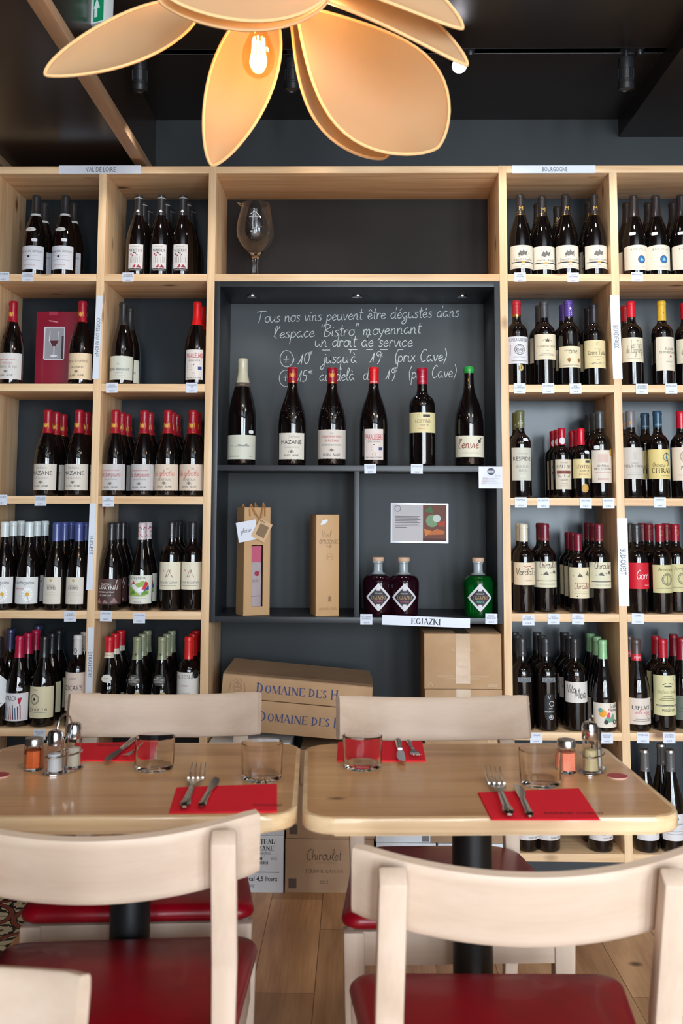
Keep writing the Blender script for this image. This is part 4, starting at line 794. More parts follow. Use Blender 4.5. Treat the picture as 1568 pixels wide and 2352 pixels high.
DESC = {
 'gennois': 'grey-capped bottle, white label and oval', 'nerleux': 'black-capped bottle, white bird-and-cherry label', 'gigred': 'red-capped bottle, grey-white deckled label', 'gigcream': 'red-capped bottle, peach deckled label',
 'marrenon': 'matte black-capped bottle, pale label', 'parallele': 'bright red-capped bottle, narrow label', 'mazane': 'red-capped embossed bottle, cream label', 'champauvins': 'red-capped bottle, framed grey label',
 'gelinottes': 'red-capped bottle, red-script cream label', 'marguerite': 'white-capped bottle, daisy label', 'homs': 'blue-capped bottle, cream label', 'lancyre': 'black-capped bottle, brown label', 'coq': 'rooster-label bottle, red-white patterned cap',
 'guilhem': 'black-capped bottle, cream monogram label', 'traca': 'magenta-capped bottle, white brushstroke label', 'exopto': 'black-capped bottle, cream ring-emblem label', 'oscar': 'white-capped bottle, blush lined label', 'octagon': 'bottle with white octagonal label',
 'navy': 'navy-capped bottle', 'plainblack': 'plain black-capped bottle', 'ovalneck': 'red-capped bottle, cream neck oval', 'olive': 'olive-capped bottle, round grey seal', 'altosur': 'scarlet-capped bottle, white label',
 'moulin': 'brown-capped bottle, split cream label', 'brouilly': 'brown-capped bottle, blue-disc cream label', 'gaffeliere': 'gold-ringed red-capped bottle, white label', 'chapelle': 'grey-capped bottle, crown cream label', 'ane': 'purple-capped bottle, tree label',
 'tuillac': 'black-capped bottle, yellowed label', 'fiefs': 'crimson-capped bottle, script cream label', 'fleur': 'gold-capped bottle, tall cream label', 'respide': 'olive-capped bottle, grey label', 'calac': 'small red-capped bottle, narrow label',
 'leotinshalf': 'small red-capped bottle, yellow label', 'leotins': 'dark grey-capped bottle, cream label', 'vieux': 'grey-capped bottle, greyish label', 'citran': 'petrol-blue-capped bottle, yellow label', 'rocher': 'red-capped bottle, ring-emblem label',
 'verdots': 'cream-capped bottle, pinkish label', 'chiroulet': 'maroon-capped bottle, split cream label', 'chirouletlow': 'shorter maroon-capped bottle, cream label', 'gorri': 'black-capped bottle, red label', 'arretxea': 'maroon-capped bottle, khaki emblem label',
 'terrae': 'black bottle with white printed marks', 'vita': 'black-capped bottle, white script label', 'scooter': 'green-capped bottle, scooter label', 'laplace': 'brown-capped bottle with red band', 'gresigne': 'red-capped bottle, tall yellowish label',
 'redburg': 'red-capped dark bottle', 'greycap': 'grey-capped slim bottle, silver ring', 'lowwhite': 'dark bottle with low white label',
}
BAY = {0: 'leftmost bay', 1: 'second bay', 3: 'fourth bay', 4: 'rightmost bay'}
ROW = ['', 'top row', 'second row', 'third row', 'fourth row', 'fifth row', 'bottom row']
ORD = ['first', 'second', 'third', 'fourth', 'fifth', 'sixth', 'seventh']
def put_bottle(st, x, y, z, label, group, rz=0):
    o = thing('wine_bottle', label, 'bottle', (x, y, z), rz, group)
    for nm, me in bottle_meshes(st).items():
        c = bpy.data.objects.new(PARTN(nm), me); COL.objects.link(c); c.parent = o
    return o
# cells: (bay, row, [(px, py of the capsule top, style, [depths], rotation)...]) columns listed from left to right
CELLS = [
 (0, 1, [(84, 451, 'gennois', [.06, .15]), (151, 452, 'gennois', [.06, .155])]),
 (1, 1, [(319, 452, 'nerleux', [.06, .145, .23], .15), (371, 452, 'nerleux', [.06, .145, .23], .1), (421, 452, 'nerleux', [.06, .145, .23], .1)]),
 (0, 2, [(31, 695, 'gigred', [.06]), (190, 697, 'gigcream', [.06])]),
 (1, 2, [(283.5, 702, 'marrenon', [.065, .16]), (453, 697, 'parallele', [.06, .15])]),
 (0, 3, [(111, 948, 'mazane', [.055, .142, .229]), (182, 948, 'mazane', [.055, .142, .229])]),
 (1, 3, [(266, 950, 'champauvins', [.055, .142, .229]), (331.6, 950, 'champauvins', [.065, .15]), (386, 950, 'gelinottes', [.055, .142, .229]), (443, 950, 'gelinottes', [.055, .142])]),
 (0, 4, [(12, 1205, 'marguerite', [.05, .134, .218]), (68.5, 1205, 'marguerite', [.05, .134, .218]), (131, 1207, 'homs', [.05, .134, .218]), (182, 1207, 'homs', [.05, .134])]),
 (1, 4, [(256.7, 1208, 'lancyre', [.05, .136, .222]), (327, 1208, 'coq', [.05, .137]), (394, 1207, 'guilhem', [.05, .13, .21]), (442.6, 1207, 'guilhem', [.06])]),
 (0, 5, [(-2, 1455, 'octagon', [.05]), (46, 1467, 'traca', [.055, .14, .225]), (102.7, 1468, 'exopto', [.055, .14, .225]), (179.5, 1466, 'oscar', [.05, .13])]),
 (1, 5, [(252, 1470, 'ovalneck', [.05, .135, .22]), (315.7, 1464, 'olive', [.05, .135, .22]), (372.5, 1470, 'olive', [.05, .135, .22]), (433.7, 1469, 'altosur', [.05, .13, .21])]),
 (3, 1, [(1194, 450, 'moulin', [.055]), (1244.5, 454, 'moulin', [.07, .16]), (1298, 448, 'moulin', [.055, .2]), (1363, 451, 'moulin', [.055, .14])]),
 (4, 1, [(1454.4, 453, 'brouilly', [.06, .148]), (1505, 454, 'brouilly', [.06, .148]), (1563, 451, 'brouilly', [.055, .145])]),
 (3, 2, [(1185.3, 695, 'gaffeliere', [.045]), (1248.6, 696, 'chapelle', [.05, .13]), (1304.6, 694, 'ane', [.045, .125]), (1362, 702, 'tuillac', [.06, .14])]),
 (4, 2, [(1448, 697, 'fiefs', [.05, .13]), (1518, 695, 'fleur', [.05]), (1572, 705, 'fiefs', [.08])]),
 (3, 3, [(1193.5, 949, 'respide', [.045, .125]), (1288.7, 990, 'calac', [.05, .12, .19]), (1333, 990, 'leotinshalf', [.045, .115, .185]), (1376, 950, 'leotins', [.05, .13, .21])]),
 (4, 3, [(1447, 949, 'vieux', [.045, .125]), (1508.5, 950, 'citran', [.05]), (1480, 954, 'citran', [.13]), (1562, 949, 'rocher', [.06])]),
 (3, 4, [(1201.4, 1208, 'verdots', [.05, .13]), (1250, 1207, 'chiroulet', [.075, .155]), (1326.4, 1234, 'chirouletlow', [.05, .122, .194]), (1374, 1208, 'chiroulet', [.05, .13, .21])]),
 (4, 4, [(1460, 1207, 'gorri', [.05, .13]), (1489, 1207, 'arretxea', [.14, .22]), (1513.4, 1208, 'arretxea', [.05]), (1549.4, 1207, 'arretxea', [.10, .2])]),
 (3, 5, [(1198, 1474, 'terrae', [.05, .13, .21]), (1252.7, 1474, 'terrae', [.05, .13, .21]), (1319, 1472, 'vita', [.05, .132, .214]), (1383, 1477, 'scooter', [.045, .13, .215])]),
 (4, 5, [(1460, 1475, 'laplace', [.055, .142]), (1520.7, 1472, 'gresigne', [.06, .142]), (1564, 1464, 'redburg', [.10, .19])]),
 (3, 6, [(1209, None, 'lowwhite', [.05, .136]), (1258, None, 'lowwhite', [.05, .136]), (1379, None, 'lowwhite', [.05, .136])]),
 (4, 6, [(1480, 1740, 'greycap', [.05]), (1518, 1725, 'greycap', [.135]), (1538.5, 1739, 'greycap', [.05])]),
]
for cell in CELLS:
    bay, row, cols = cell
    zf = ZB[row]
    for ci, c in enumerate(cols):
        px, py, st, ys = c[:4]; rot = c[4] if len(c) > 4 else 0
        x0 = at(px, py, y=ys[0]).x if py else at(px, 1950, y=ys[0]).x
        for d, y in enumerate(ys):
            lbl = DESC[st] + ', '
            multi = len(cols) > 1
            if d == 0: lbl += (ORD[ci] + ' from left in front' if multi else 'front') + ', '
            elif d == len(ys)-1 and d > 1: lbl += 'rearmost behind ' + ORD[ci] + ' from left, '
            else: lbl += 'just behind ' + ORD[ci] + ' from left, '
            lbl += ROW[row] + ', ' + BAY[bay]
            jx = random.uniform(-.002, .002) if d else 0
            rz = rot + random.uniform(-.05, .05) + (0 if abs(x0-.53) < .3 else (CX-x0)*-.10)
            stl = st
            if st == 'traca' and d and d == 2: pass
            put_bottle(stl, x0+jx, y, zf, lbl, 'wine bottles in the ' + ROW[row] + ' of the ' + BAY[bay], rz)
# stray navy- and green-capped bottles standing further back in the mixed cells
for px, py, st, y, z, lbl in ((25, 1445, 'navy', .15, ZB[5], 'navy-capped bottle behind and left of the magenta-capped ones, fifth row'),
                              (88, 1441, 'navy', .262, ZB[5], 'navy-capped bottle farthest back between magenta and black caps, fifth row')):
    p = at(px, py, y=y); put_bottle(st, p.x, y, z, lbl, 'wine bottles in the fifth row of the leftmost bay')
# magnums on the black shelf
for px, py, st, lbl in ((558, 822, 'champmag', 'large sparkling wine bottle with pale gold foil, leftmost on the black shelf'),
                        (672, 853, 'mazanemag', 'large embossed red-capped magnum, small cream label, beside the gold-foil bottle'),
                        (762.7, 853, 'miocenemag', 'large embossed red-capped magnum with framed pink-lettered label, third on black shelf'),
                        (858, 851, 'parallelemag', 'bright red-capped magnum with narrow rounded label, fourth on the black shelf'),
                        (968.7, 852, 'leotinsmag', 'square-shouldered magnum with yellow label halfway up, on the black shelf'),
                        (1076, 847, 'enviemag', 'green-waxed magnum with brown handwritten label, rightmost on the black shelf')):
    p = at(px, py, y=.055); put_bottle(st, p.x, .055, NZ_MID, lbl, 'magnums on the black shelf')

# ------------------------------------------------------------------ things standing in the cubbies
# giant wine-glass decanter with a pouring lip
p = at(586, 628, y=.12)
t = thing('glass_decanter', 'tall stemmed glass decanter with pouring lip on the top centre shelf', 'decanter', (p.x, .12, ZB[1]))
pr = [(.0, .0), (.048, .0), (.047, .004), (.014, .010), (.0105, .018), (.0095, .05), (.0100, .075), (.013, .092), (.030, .110), (.052, .135), (.067, .165), (.0705, .19), (.066, .225), (.056, .265), (.050, .288)]
inn = [(.0482, .288), (.054, .265), (.064, .225), (.0685, .19), (.065, .166), (.050, .137), (.028, .1125), (.008, .099), (.0, .097)]
g = G().lathe(pr + inn, GLASS, seg=40)
g.tube([(-.045, 0, .283), (-.056, 0, .286), (-.068, 0, .294)], [.007, .005, .002], GLASS, 8)
g.obj('decanter_bowl', t)
g = G()
for pts in ([(-.3, .3), (.0, .8), (.3, .35)], [(-.1, .9), (.2, .75), (.45, .4)]): pass
fn = lambda x, z: (.0705*math.sin(x/.0705), -.0706*math.cos(x/.0705), z)
art(g, [('l', [(-.3, .6), (0, .9), (.15, .8), (.4, .5)], .05, (225, 225, 230)), ('t', 'SAINTMONT', 0, .4, .16, .7, (225, 225, 230)), ('s', 'v', .0, .15, .2, .2, (225, 225, 230))], .05, .04, .205, fn)
g.obj('etched_emblem', t)
# burgundy gift carton with a window picture
a = at(84, 702, y=.14); b = at(176, 880, y=.14); w_ = .152
t = thing('carafe_box', 'burgundy carton showing a filled wine glass, in second-row leftmost bay', 'box', (a.x+w_/2+.002, .14, ZB[2]))
BX = mat('burgundy_print', (136, 22, 46), .4, coat=.2)
G().box(-w_/2, w_/2, 0, .13, 0, .282, BX, bev=.0012).obj('carton', t)
g = G(); fn = flat_fn(-.0008)
g.prism([(x, z) for x, z in [(-.047, .108), (-.043, .104), (.025, .104), (.029, .108), (.029, .222), (.025, .226), (-.043, .226), (-.047, .222)]], -.0006, .0005, ink((214, 210, 214)), 'y')
art(g, [('r', -.28, .17, .38, .79, (150, 146, 152)), ('r', .12, .17, .38, .68, (60, 52, 56)), ('l', [(-.16, .74), (-.18, .62), (-.1, .55), (-.02, .55), (.06, .62), (.04, .74)], .008, (224, 222, 226)), ('p', [(-.17, .62), (-.1, .545), (-.02, .545), (.055, .62)], (80, 18, 34)), ('l', [(-.06, .55), (-.06, .43)], .012, (216, 214, 218)), ('p', [(-.16, .42), (-.06, .44), (.04, .42), (-.06, .40)], (222, 220, 224)),
        ('t', 'Carafe ASTO', .18, .045, .032, .6, (226, 206, 190)), ('r', -.2, .0, .95, 1.0, (160, 40, 64)), ('l', [(-.2, .88), (.02, .86)], .015, (200, 120, 130))], .152, .282, 0, fn)
g.obj('window_picture', t)
# three spirit bottles with round wooden stoppers
def spirit(px, y, col, ink_c, name_c, lbl, r=0):
    x = at(px, 1350, y=y).x
    t = thing('spirit_bottle', lbl, 'bottle', (x, y, NZ_BOT), r, 'stoppered spirit bottles in the niche')
    LIQ = mat('spirit_%02x%02x%02x' % tuple(col), col, .04, trans=.75 if col[1] > 80 else .15, ior=1.36, spec=.7)
    prof = [(0, .006), (.030, .002), (.044, 0), (.047, .004), (.048, .012), (.0505, .05), (.0525, .095), (.0525, .115), (.048, .128), (.038, .137), (.026, .142), (.0175, .146), (.0155, .154), (.0155, .178), (.018, .180), (.018, .184)]
    G().lathe([q for q in prof if q[1] <= .1415] + [(0, .1415)], LIQ, seg=40).obj('liquid', t)
    g = G().lathe([(.0262, .142), (.0178, .1462), (.0158, .154), (.0158, .178), (.018, .180), (.018, .185), (.0, .185)], mat('thin_bottle_glass', (210, 216, 220), .03, trans=.6), seg=32)
    g.obj('bottle_neck', t)
    g = G().lathe([(0, .1855), (.0205, .1855), (.0212, .188), (.0212, .197), (.0195, .199), (.0, .199)], mat('stopper_wood', (206, 168, 140), .6), seg=28)
    g.obj('stopper', t)
    g = G(); Rl = .0532; fn = lambda x, z: (Rl*math.sin(x/Rl), -Rl*math.cos(x/Rl), z)
    def diamond(s, zc, m, e):
        n = 12; V = []
        for i in range(n+1):
            x = -s + 2*s*i/n; h = (s-abs(x))*1.02+.0004
            rr = Rl+e; V += [(rr*math.sin(x/rr), -rr*math.cos(x/rr), zc-h), (rr*math.sin(x/rr), -rr*math.cos(x/rr), zc+h)]
        g.add(V, [(2*i, 2*i+2, 2*i+3, 2*i+1) for i in range(n)], m)
    zc = .066
    diamond(.046, zc, papermat((214, 210, 214)), .0); diamond(.036, zc, ink((60, 56, 60)), .0006); diamond(.034, zc, ink((52, 48, 52)), .0009)
    fn2 = lambda x, z: ((Rl+.0018)*math.sin(x/(Rl+.0018)), -(Rl+.0018)*math.cos(x/(Rl+.0018)), z)
    art(g, [('r', -.10, .10, .80, .98, (214, 210, 214)), ('r', -.10, .10, .02, .2, (214, 210, 214)), ('t', '^EGIAZKI', 0, .5, .17, .80, (176, 140, 96)), ('t', 'PATXARAN' if col[1] < 80 else 'MENTA', 0, .32, .08, .46, name_c), ('t', 'ESPECIALIDAD', 0, .68, .06, .4, (200, 196, 196))], .066, .075, zc-.0375, fn2)
    g.obj('label', t)
    return t
spirit(868, .062, (34, 8, 18), 0, (200, 90, 120), 'dark purple stoppered spirit bottle, left of the two touching dark ones')
spirit(927, .058, (34, 8, 18), 0, (200, 90, 120), 'dark purple stoppered spirit bottle, right of the two touching dark ones')
spirit(1098, .06, (6, 118, 42), 0, (90, 200, 190), 'bright green stoppered spirit bottle at the niche\'s right end')
# paper gift bag
a = at(541, 1408, y=.06); b = at(614, 1161, y=.06)
KB = mat('kraft_bag_paper', (190, 150, 106), .7)
t = thing('gift_bag', 'kraft paper bottle bag with window and rope handles in the niche', 'bag', ((a.x+b.x)/2+.004, .075, NZ_BOT), R(25))
g = G(); hw, hd, hh = .047, .04, .368
wx0, wx1, wz0, wz1 = -.020, .022, .030, .240
for x0, x1, z0, z1 in ((-hw, wx0, 0, hh), (wx1, hw, 0, hh), (wx0, wx1, 0, wz0), (wx0, wx1, wz1, hh)): g.box(x0, x1, -hd, -hd+.001, z0, z1, KB)
g.box(-hw, hw, hd-.001, hd, 0, hh, KB); g.box(-hw, hw, -hd, hd, 0, .001, KB)
for s in (-1, 1):
    x = s*hw; g.prism([(-hd, 0), (hd, 0), (hd, hh), (0, hh)] if False else [(-hd, 0), (hd, 0), (hd, hh), (-hd, hh)], x-.0006, x+.0006, KB, 'x')
g.obj('bag_body', t)
ROPE = mat('tan_rope', (176, 122, 70), .8)
for yy in (-hd-.002, hd+.002):
    G().tube([(-.028, yy, hh-.03), (-.030, yy, hh-.005), (-.026, yy, hh+.012), (-.012, yy-.01, hh-.02), (.006, yy-.012, hh-.045), (.014, yy-.008, hh-.01), (.020, yy, hh+.016), (.026, yy, hh+.004), (.026, yy, hh-.03)], .0028, ROPE, 8).obj('rope_handle', t)
g = G(); T = Matrix.Translation((-.040, -hd-.009, .288)) @ Matrix.Rotation(R(-10), 4, 'Y')
g.box(-.036, .036, -.0005, .0005, -.034, .034, mat('gift_tag_white', (216, 216, 224), .6), T=T)
V, F, wd = script_geo('Plaisir', .16, 3); g.add([T @ Vector((-.022+v[0]*.0075, -.0012, -.004+v[1]*.0075)) for v in V], F, INK)
g.obj('gift_tag', t)
g = G(); T = Matrix.Translation((.012, -hd-.014, .290)) @ Matrix.Rotation(R(27), 4, 'Y')
g.box(-.026, .026, -.0005, .0005, -.034, .034, mat('gift_tag_kraft', (206, 168, 126), .6), T=T)
g.box(-.016, .018, -.0012, -.0004, -.022, .020, mat('tag_brown', (128, 100, 72), .6), T=T)
V, F, wd = script_geo('cave', .2, 3); g.add([T @ Vector((-.022+v[0]*.005, -.0012, .025+v[1]*.005)) for v in V], F, INK)
g.obj('gift_tag', t)
g = G().box(-.018, .019, -.028, -.020, .004, .235, mat('rose_bottle_view', (206, 96, 124), .2, coat=.4))
g.box(-.018, .019, -.0295, -.028, .03, .18, mat('bottle_paper', (212, 196, 200), .5))
art(g, [('c', .1, .62, .05, (150, 40, 60)), ('t', 'OURLÉ', 0, .48, .05, .8, (120, 90, 96)), ('r', -.5, .5, .19, .2, K)], .036, .18, .03, flat_fn(-.030)); g.obj('bottle_inside', t)
g = G().box(wx0, wx1, -hd+.0011, -hd+.0016, wz0, wz1, mat('window_film', (255, 255, 255), .02, trans=1, ior=1.1)); g.obj('window_film', t)
# tall kraft box
a = at(722, 1410, y=.055); b = at(779, 1181, y=.055)
t = thing('bottle_box', 'tall narrow kraft bottle box with silver script in the niche', 'box', ((a.x+b.x)/2-.006, .06, NZ_BOT), R(17))
KB2 = mat('kraft_box_board', (196, 152, 104), .5)
G().box(-.041, .041, -.03, .05, 0, .345, KB2, bev=.001).obj('carton', t)
g = G(); art(g, [('p', [(-.32, .90), (-.24, .94), (-.02, .955), (.0, .935), (-.1, .91), (-.28, .895)], (222, 224, 230)), ('s', 'Vieil', -.05, .79, .07, .4, (150, 120, 90)), ('s', 'Armagnac', .05, .73, .08, .84, (150, 120, 90)), ('t', 'VAGHI', .05, .685, .014, .3, (150, 110, 70)), ('o', .1, .58, .035, (170, 128, 84)), ('t', 'PRESTIGE', .1, .58, .012, .34, (150, 110, 70)), ('t', '^FRANCIS FRZAS', .05, .07, .024, .8, (150, 110, 72))] + crest(.1, .16, .05, (140, 104, 70)), .082, .345, 0, flat_fn(-.0306))
g.obj('printed_front', t)
# laminated leaflets
LAM = mat('laminate_sleeve', (196, 196, 202), .12, coat=1)
a = at(897, 1247, y=.294); b = at(1029, 1156, y=.294); cx, cz = (a.x+b.x)/2, (a.z+b.z)/2; hw, hh = (b.x-a.x)/2, (b.z-a.z)/2
g = G().box(-hw, hw, -.001, .001, -hh, hh, LAM)
art(g, [('r', -.47, .06, -.46+.5, .46+.5, (196, 186, 186)), ('r', .06, .47, .05, .96, (112, 62, 44)), ('o', -.38, .86, .08, (70, 70, 74)), ('c', .22, .56, .16, (120, 150, 110)), ('c', .3, .62, .1, (200, 205, 196)), ('p', [(.1, .2), (.3, .36), (.44, .3), (.42, .22)], (196, 104, 48)), ('p', [(.08, .36), (.22, .3), (.1, .16)], (206, 120, 50)), ('p', [(.3, .52), (.44, .56), (.44, .42), (.34, .42)], (176, 60, 36)), ('p', [(.08, .8), (.2, .94), (.24, .74)], (70, 110, 60)), ('r', .06, .47, .05, .12, (80, 36, 26))] + [('r', -.42, x1, z, z+.014, (90, 84, 88)) for x1, z in ((.0, .66), (-.02, .62), (.02, .58), (-.04, .54), (.0, .50), (-.03, .46), (.01, .42), (-.22, .38))], 2*hw, 2*hh, -hh, flat_fn(-.0016))
me = g.mesh('laminated_leaflet'); o = bpy.data.objects.new('laminated_leaflet', me); COL.objects.link(o); o.location = (cx, .297, cz); o.rotation_euler = (0, R(.4), 0)
tag(o, 'laminated leaflet with a food photograph stuck on the niche\'s back board', 'leaflet')
a = at(1099, 1122, y=-.002); b = at(1153, 1072, y=-.002); cx, cz = (a.x+b.x)/2, (a.z+b.z)/2; hw, hh = (b.x-a.x)/2, (b.z-a.z)/2
g = G().box(-hw, hw, -.001, .001, -hh, hh, mat('laminate_sleeve_light', (214, 214, 222), .12, coat=1))
art(g, [('c', .02, .78, .17, (70, 74, 90)), ('l', [(-.1, .8), (.14, .8)], .03, (220, 220, 224)), ('l', [(-.1, .72), (.14, .72)], .03, (220, 220, 224)), ('t', 'Info TTC', .3, .57, .05, .3, GR), ('p', [(-.4, .2), (-.3, .55), (-.1, .5), (-.2, .2)], (206, 196, 202)), ('x', .2, .5, 4, (170, 166, 176))], 2*hw, 2*hh, -hh, flat_fn(-.0016))
me = g.mesh('laminated_card'); o = bpy.data.objects.new('laminated_card', me); COL.objects.link(o); o.location = (cx, -.0035, cz)
tag(o, 'small laminated notice with round grey logo on the niche\'s right edge', 'notice')

# ------------------------------------------------------------------ signs and price tags
def tnarrow(g, txt, cx, cz, h, wmax, m, fn, squeeze):
    V, F, wd = text_geo(txt); sx = wmax/wd
    g.add([fn(cx + (v[0]-wd/2)*sx, cz + (v[1]-.5)*h) for v in V], F, m)
def sign(txt, p0, p1, label, vertical=False, tilt=0, th=.55, tw=.38, off=0, tm=None):
    a = at(*p0, y=-.0025); b = at(*p1, y=-.0025)
    cx, cz = (a.x+b.x)/2, (a.z+b.z)/2; hw, hh = abs(b.x-a.x)/2, abs(b.z-a.z)/2
    g = G().box(-hw, hw, -.001, .001, -hh, hh, PAPER)
    if not vertical: tnarrow(g, txt, off*hw, 0, 2*hh*th, 2*hw*tw, tm or INK, flat_fn(-.0014), 1)
    else: tnarrow(g, txt, 0, 0, 2*hw*th, 2*hh*tw, tm or INK, lambda x, z: (z, -.0014, off*hh-x), 1)
    me = g.mesh('shelf_sign'); o = bpy.data.objects.new('shelf_sign', me); COL.objects.link(o); o.location = (cx, -.0025, cz); o.rotation_euler = (0, R(tilt), 0)
    tag(o, label, 'sign', 'white region signs on the wine shelves')
SI = mat('sign_ink', (78, 80, 88), .6)
sign('VAL DE LOIRE', (135, 399), (324, 380), 'horizontal white paper sign reading VAL DE LOIRE on the top board', tw=.36, off=.02, tm=SI)
sign('BOURGOGNE', (1176, 398), (1367, 380), 'horizontal white paper sign reading BOURGOGNE on the top board', tw=.30, off=.02, tm=SI)
sign('CÔTES DU RHÔNE', (214, 871), (234, 679), 'vertical white paper sign reading CÔTES DU RHÔNE', True, 1.2, tw=.46, off=.0, tm=SI)
sign('SUD-EST', (199.5, 1355), (219.5, 1156), 'vertical white paper sign reading SUD-EST', True, .7, tw=.22, off=.03, tm=SI)
sign('ÉTRANGERS', (196, 1650), (216, 1441), 'vertical white paper sign reading ÉTRANGERS', True, .0, tw=.28, off=.18, tm=SI)
sign('BORDEAUX', (1406, 871), (1423, 678), 'vertical white paper sign reading BORDEAUX', True, -1.0, tw=.27, off=.0, tm=SI)
sign('SUD-OUEST', (1421, 1392), (1440, 1190), 'vertical white paper sign reading SUD-OUEST', True, -.1, tw=.29, off=.0, tm=SI)
sign('^EGIAZKI', (877, 1438), (1079, 1417), 'horizontal white sign with seven bold letters taped under the spirit bottles', tilt=1.9, th=.62, tw=.34, off=0, tm=INK)
TAGS = [((8, 635), 'SANCERRE', '16,00 €'), ((64, 636), 'COTEAUX DU GIENNOIS', '17,50 €'), ((294, 636.5), 'DOMAINE DE NERLEUX', '15,50 €'), ((257, 890.5), 'GRAND MARRENON', '15,50 €'), ((440, 890.5), 'PARALLELE 45', '13,50 €'),
        ((3, 1148), 'LES BONS', '14,50 €'), ((93, 1150), 'TERRASSES DE MONTMIRAIL', '17,00 €'), ((248.5, 1151.5), 'LES CHAMPAUVINS', '17,00 €'), ((161, 1415.5), 'CLOS DE PALS', '11,50 €'), ((243.5, 1415), 'LANCYRE', '18,50 €'), ((319.6, 1419.5), 'LE COQ LEON', '11,00 €'), ((91, 1687), 'NOSTROS COPTO', '17,50 €'),
        ((1194, 636.5), 'GIVRY SOLENE', '28,50 €'), ((1315.6, 637), 'COTE CHALONNAISE', '19,00 €'), ((1462.6, 636), 'BROUILLY', '16,00 €'), ((1193, 892), 'CLOS LA GAFFELIERE', '35,00 €'), ((1258.7, 892), 'LA CHAPELLE', '22,00 €'), ((1321, 892.5), 'ANE LA FORET', '17,00 €'), ((1473.4, 893), 'LES FIEFS DE LAGRANGE', '29,50 €'), ((1541, 892.5), 'PEDESCLAUX', '24,50 €'),
        ((1195.6, 1154), 'RESPIDE', '14,50 €'), ((1247, 1155), 'LE PASTOR', '16,00 €'), ((1344.7, 1155.5), 'LEOTINS', '9,50 €'), ((1396.7, 1155.5), 'LEOTINS', '13,00 €'), ((1515, 1154), 'CITRAN', '24,00 €'), ((1213, 1424), 'CLOS DES VERDOTS', '16,50 €'), ((1271, 1422), 'CLOS LA SOLEIA', '15,50 €'), ((1327, 1422), 'CLOS LA SOLEIA', '11,00 €'), ((1464, 1421), 'GORRI', '16,50 €'),
        ((1231, 1695), 'TERRAE', '16,00 €'), ((1393, 1695), 'VENTOUX ROUGE', '13,00 €'), ((1476, 1694.5), 'AYDIE ODE', '15,50 €'), ((1536, 1694.5), 'CHATEAU D\'AYDIE', '22,00 €'),
        ((850, 1076.5), 'PARALLELE 45 MAG', '28 €'), ((957, 1077), 'LEOTINS MAG', '19,50 €'), ((841, 1422.5), 'PATXARAN EGIAZKI', '32,00 €'), ((1128, 1421.5), 'MENTA EGIAZKI', '29,00 €')]
TW_ = .0405
ROWN = {636: 'first', 891: 'second', 1151: 'third', 1418: 'fourth', 1692: 'fifth'}
cnt = {}
PT = mat('price_tag_card', (214, 218, 230), .45)
for (px, py), n1, n2 in TAGS:
    blk = 820 < px < 1140
    p = at(px, py, y=-.0015); hh = .0118 if py < 800 else .0175
    if blk: hh = .0115 if py < 1200 else .0175
    g = G().box(-TW_/2, TW_/2, -.0008, .0006, -hh if hh > .012 else -.0165, hh if hh > .012 else .0165, PT)
    W_, H_ = TW_, .034; words = n1.split()
    lines = [n1] if len(n1) < 12 else [' '.join(words[:len(words)//2]), ' '.join(words[len(words)//2:])]
    fn = flat_fn(-.0012)
    for i, l in enumerate(lines): tnarrow(g, l, 0, .009-.0062*i, .0052, min(.034, .0042*len(l)), INK, fn, 1)
    tnarrow(g, n2, 0, -.0105, .0048, .017, INK, fn, 1)
    rk = min(ROWN, key=lambda q: abs(q-py)); side = 'left shelf' if px < 500 else 'right shelf'
    if blk: key = ('black', 'middle ledge' if py < 1200 else 'bottom ledge')
    else: key = (side, ROWN[rk])
    cnt[key] = cnt.get(key, 0) + 1
    if blk: lbl = 'small white price tag, %s on the black niche\'s %s' % (('left one', 'right one')[cnt[key]-1], key[1])
    else: lbl = 'small white price tag, %s from left on the %s board below top, %s' % (ORD[cnt[key]-1], key[1], side)
    me = g.mesh('price_tag'); o = bpy.data.objects.new('price_tag', me); COL.objects.link(o); o.location = (p.x, -.0015 if not blk else -.0015, p.z); o.rotation_euler = (0, R(random.uniform(-1.2, 1.2)), 0)
    tag(o, lbl, 'price tag', 'price tags on the shelf edges')

# ------------------------------------------------------------------ cartons in the middle bay
def carton(name, label, x0, x1, y0, y1, z0, z1, m, items=None, roll=0, group='cartons stacked under the black niche', tape=None, itemw=None):
    cx, cy = (x0+x1)/2, (y0+y1)/2
    t = thing(name, label, 'box', (cx, cy, z0), 0, group); t.rotation_euler = (0, R(roll), 0)
    hw, hd, h = (x1-x0)/2, (y1-y0)/2, z1-z0
    g = G().box(-hw, hw, -hd, hd, 0, h, m, bev=.0015)
    g.obj('carton', t)
    if items:
        g = G(); art(g, items, 2*hw, h, 0, flat_fn(-hd-.0006)); g.obj('print', t)
    if tape:
        g = G().box(tape[0]-.024, tape[0]+.024, -hd-.0004, -hd+.0004, h*tape[1], h, mat('clear_tape', (202, 172, 142), .12, coat=1)); g.box(tape[0]-.024, tape[0]+.024, -hd, hd, h-.0002, h+.0004, mat('clear_tape'))
        g.obj('packing_tape', t)
    return t
NAVY = (64, 76, 124)
yb0, yb1 = -.02, .28
bz = (.175, .34, .505)
X0 = XP[2]+WP+.004
wh = [('t', '^CHATEAU', .22, .90, .085, .5, K), ('t', '^MAZANE', .22, .78, .085, .46, K), ('s', 'Vacqueyras', .22, .69, .07, .24, GR), ('t', 'ROUGE', .02, .60, .04, .2, K), ('t', '2022', .38, .60, .04, .14, K), ('r', .18, .23, .575, .62, K), ('l', [(-.2, .36), (.45, .36)], .012, K), ('t', '*Total 4,5 liters', .2, .245, .075, .56, K), ('t', 'FRANCE', .05, .12, .045, .24, K)] + [('l', [(.14+.016*i, .50), (.14+.016*i, .55)], .006 + .006*(i % 3), K) for i in range(11)]
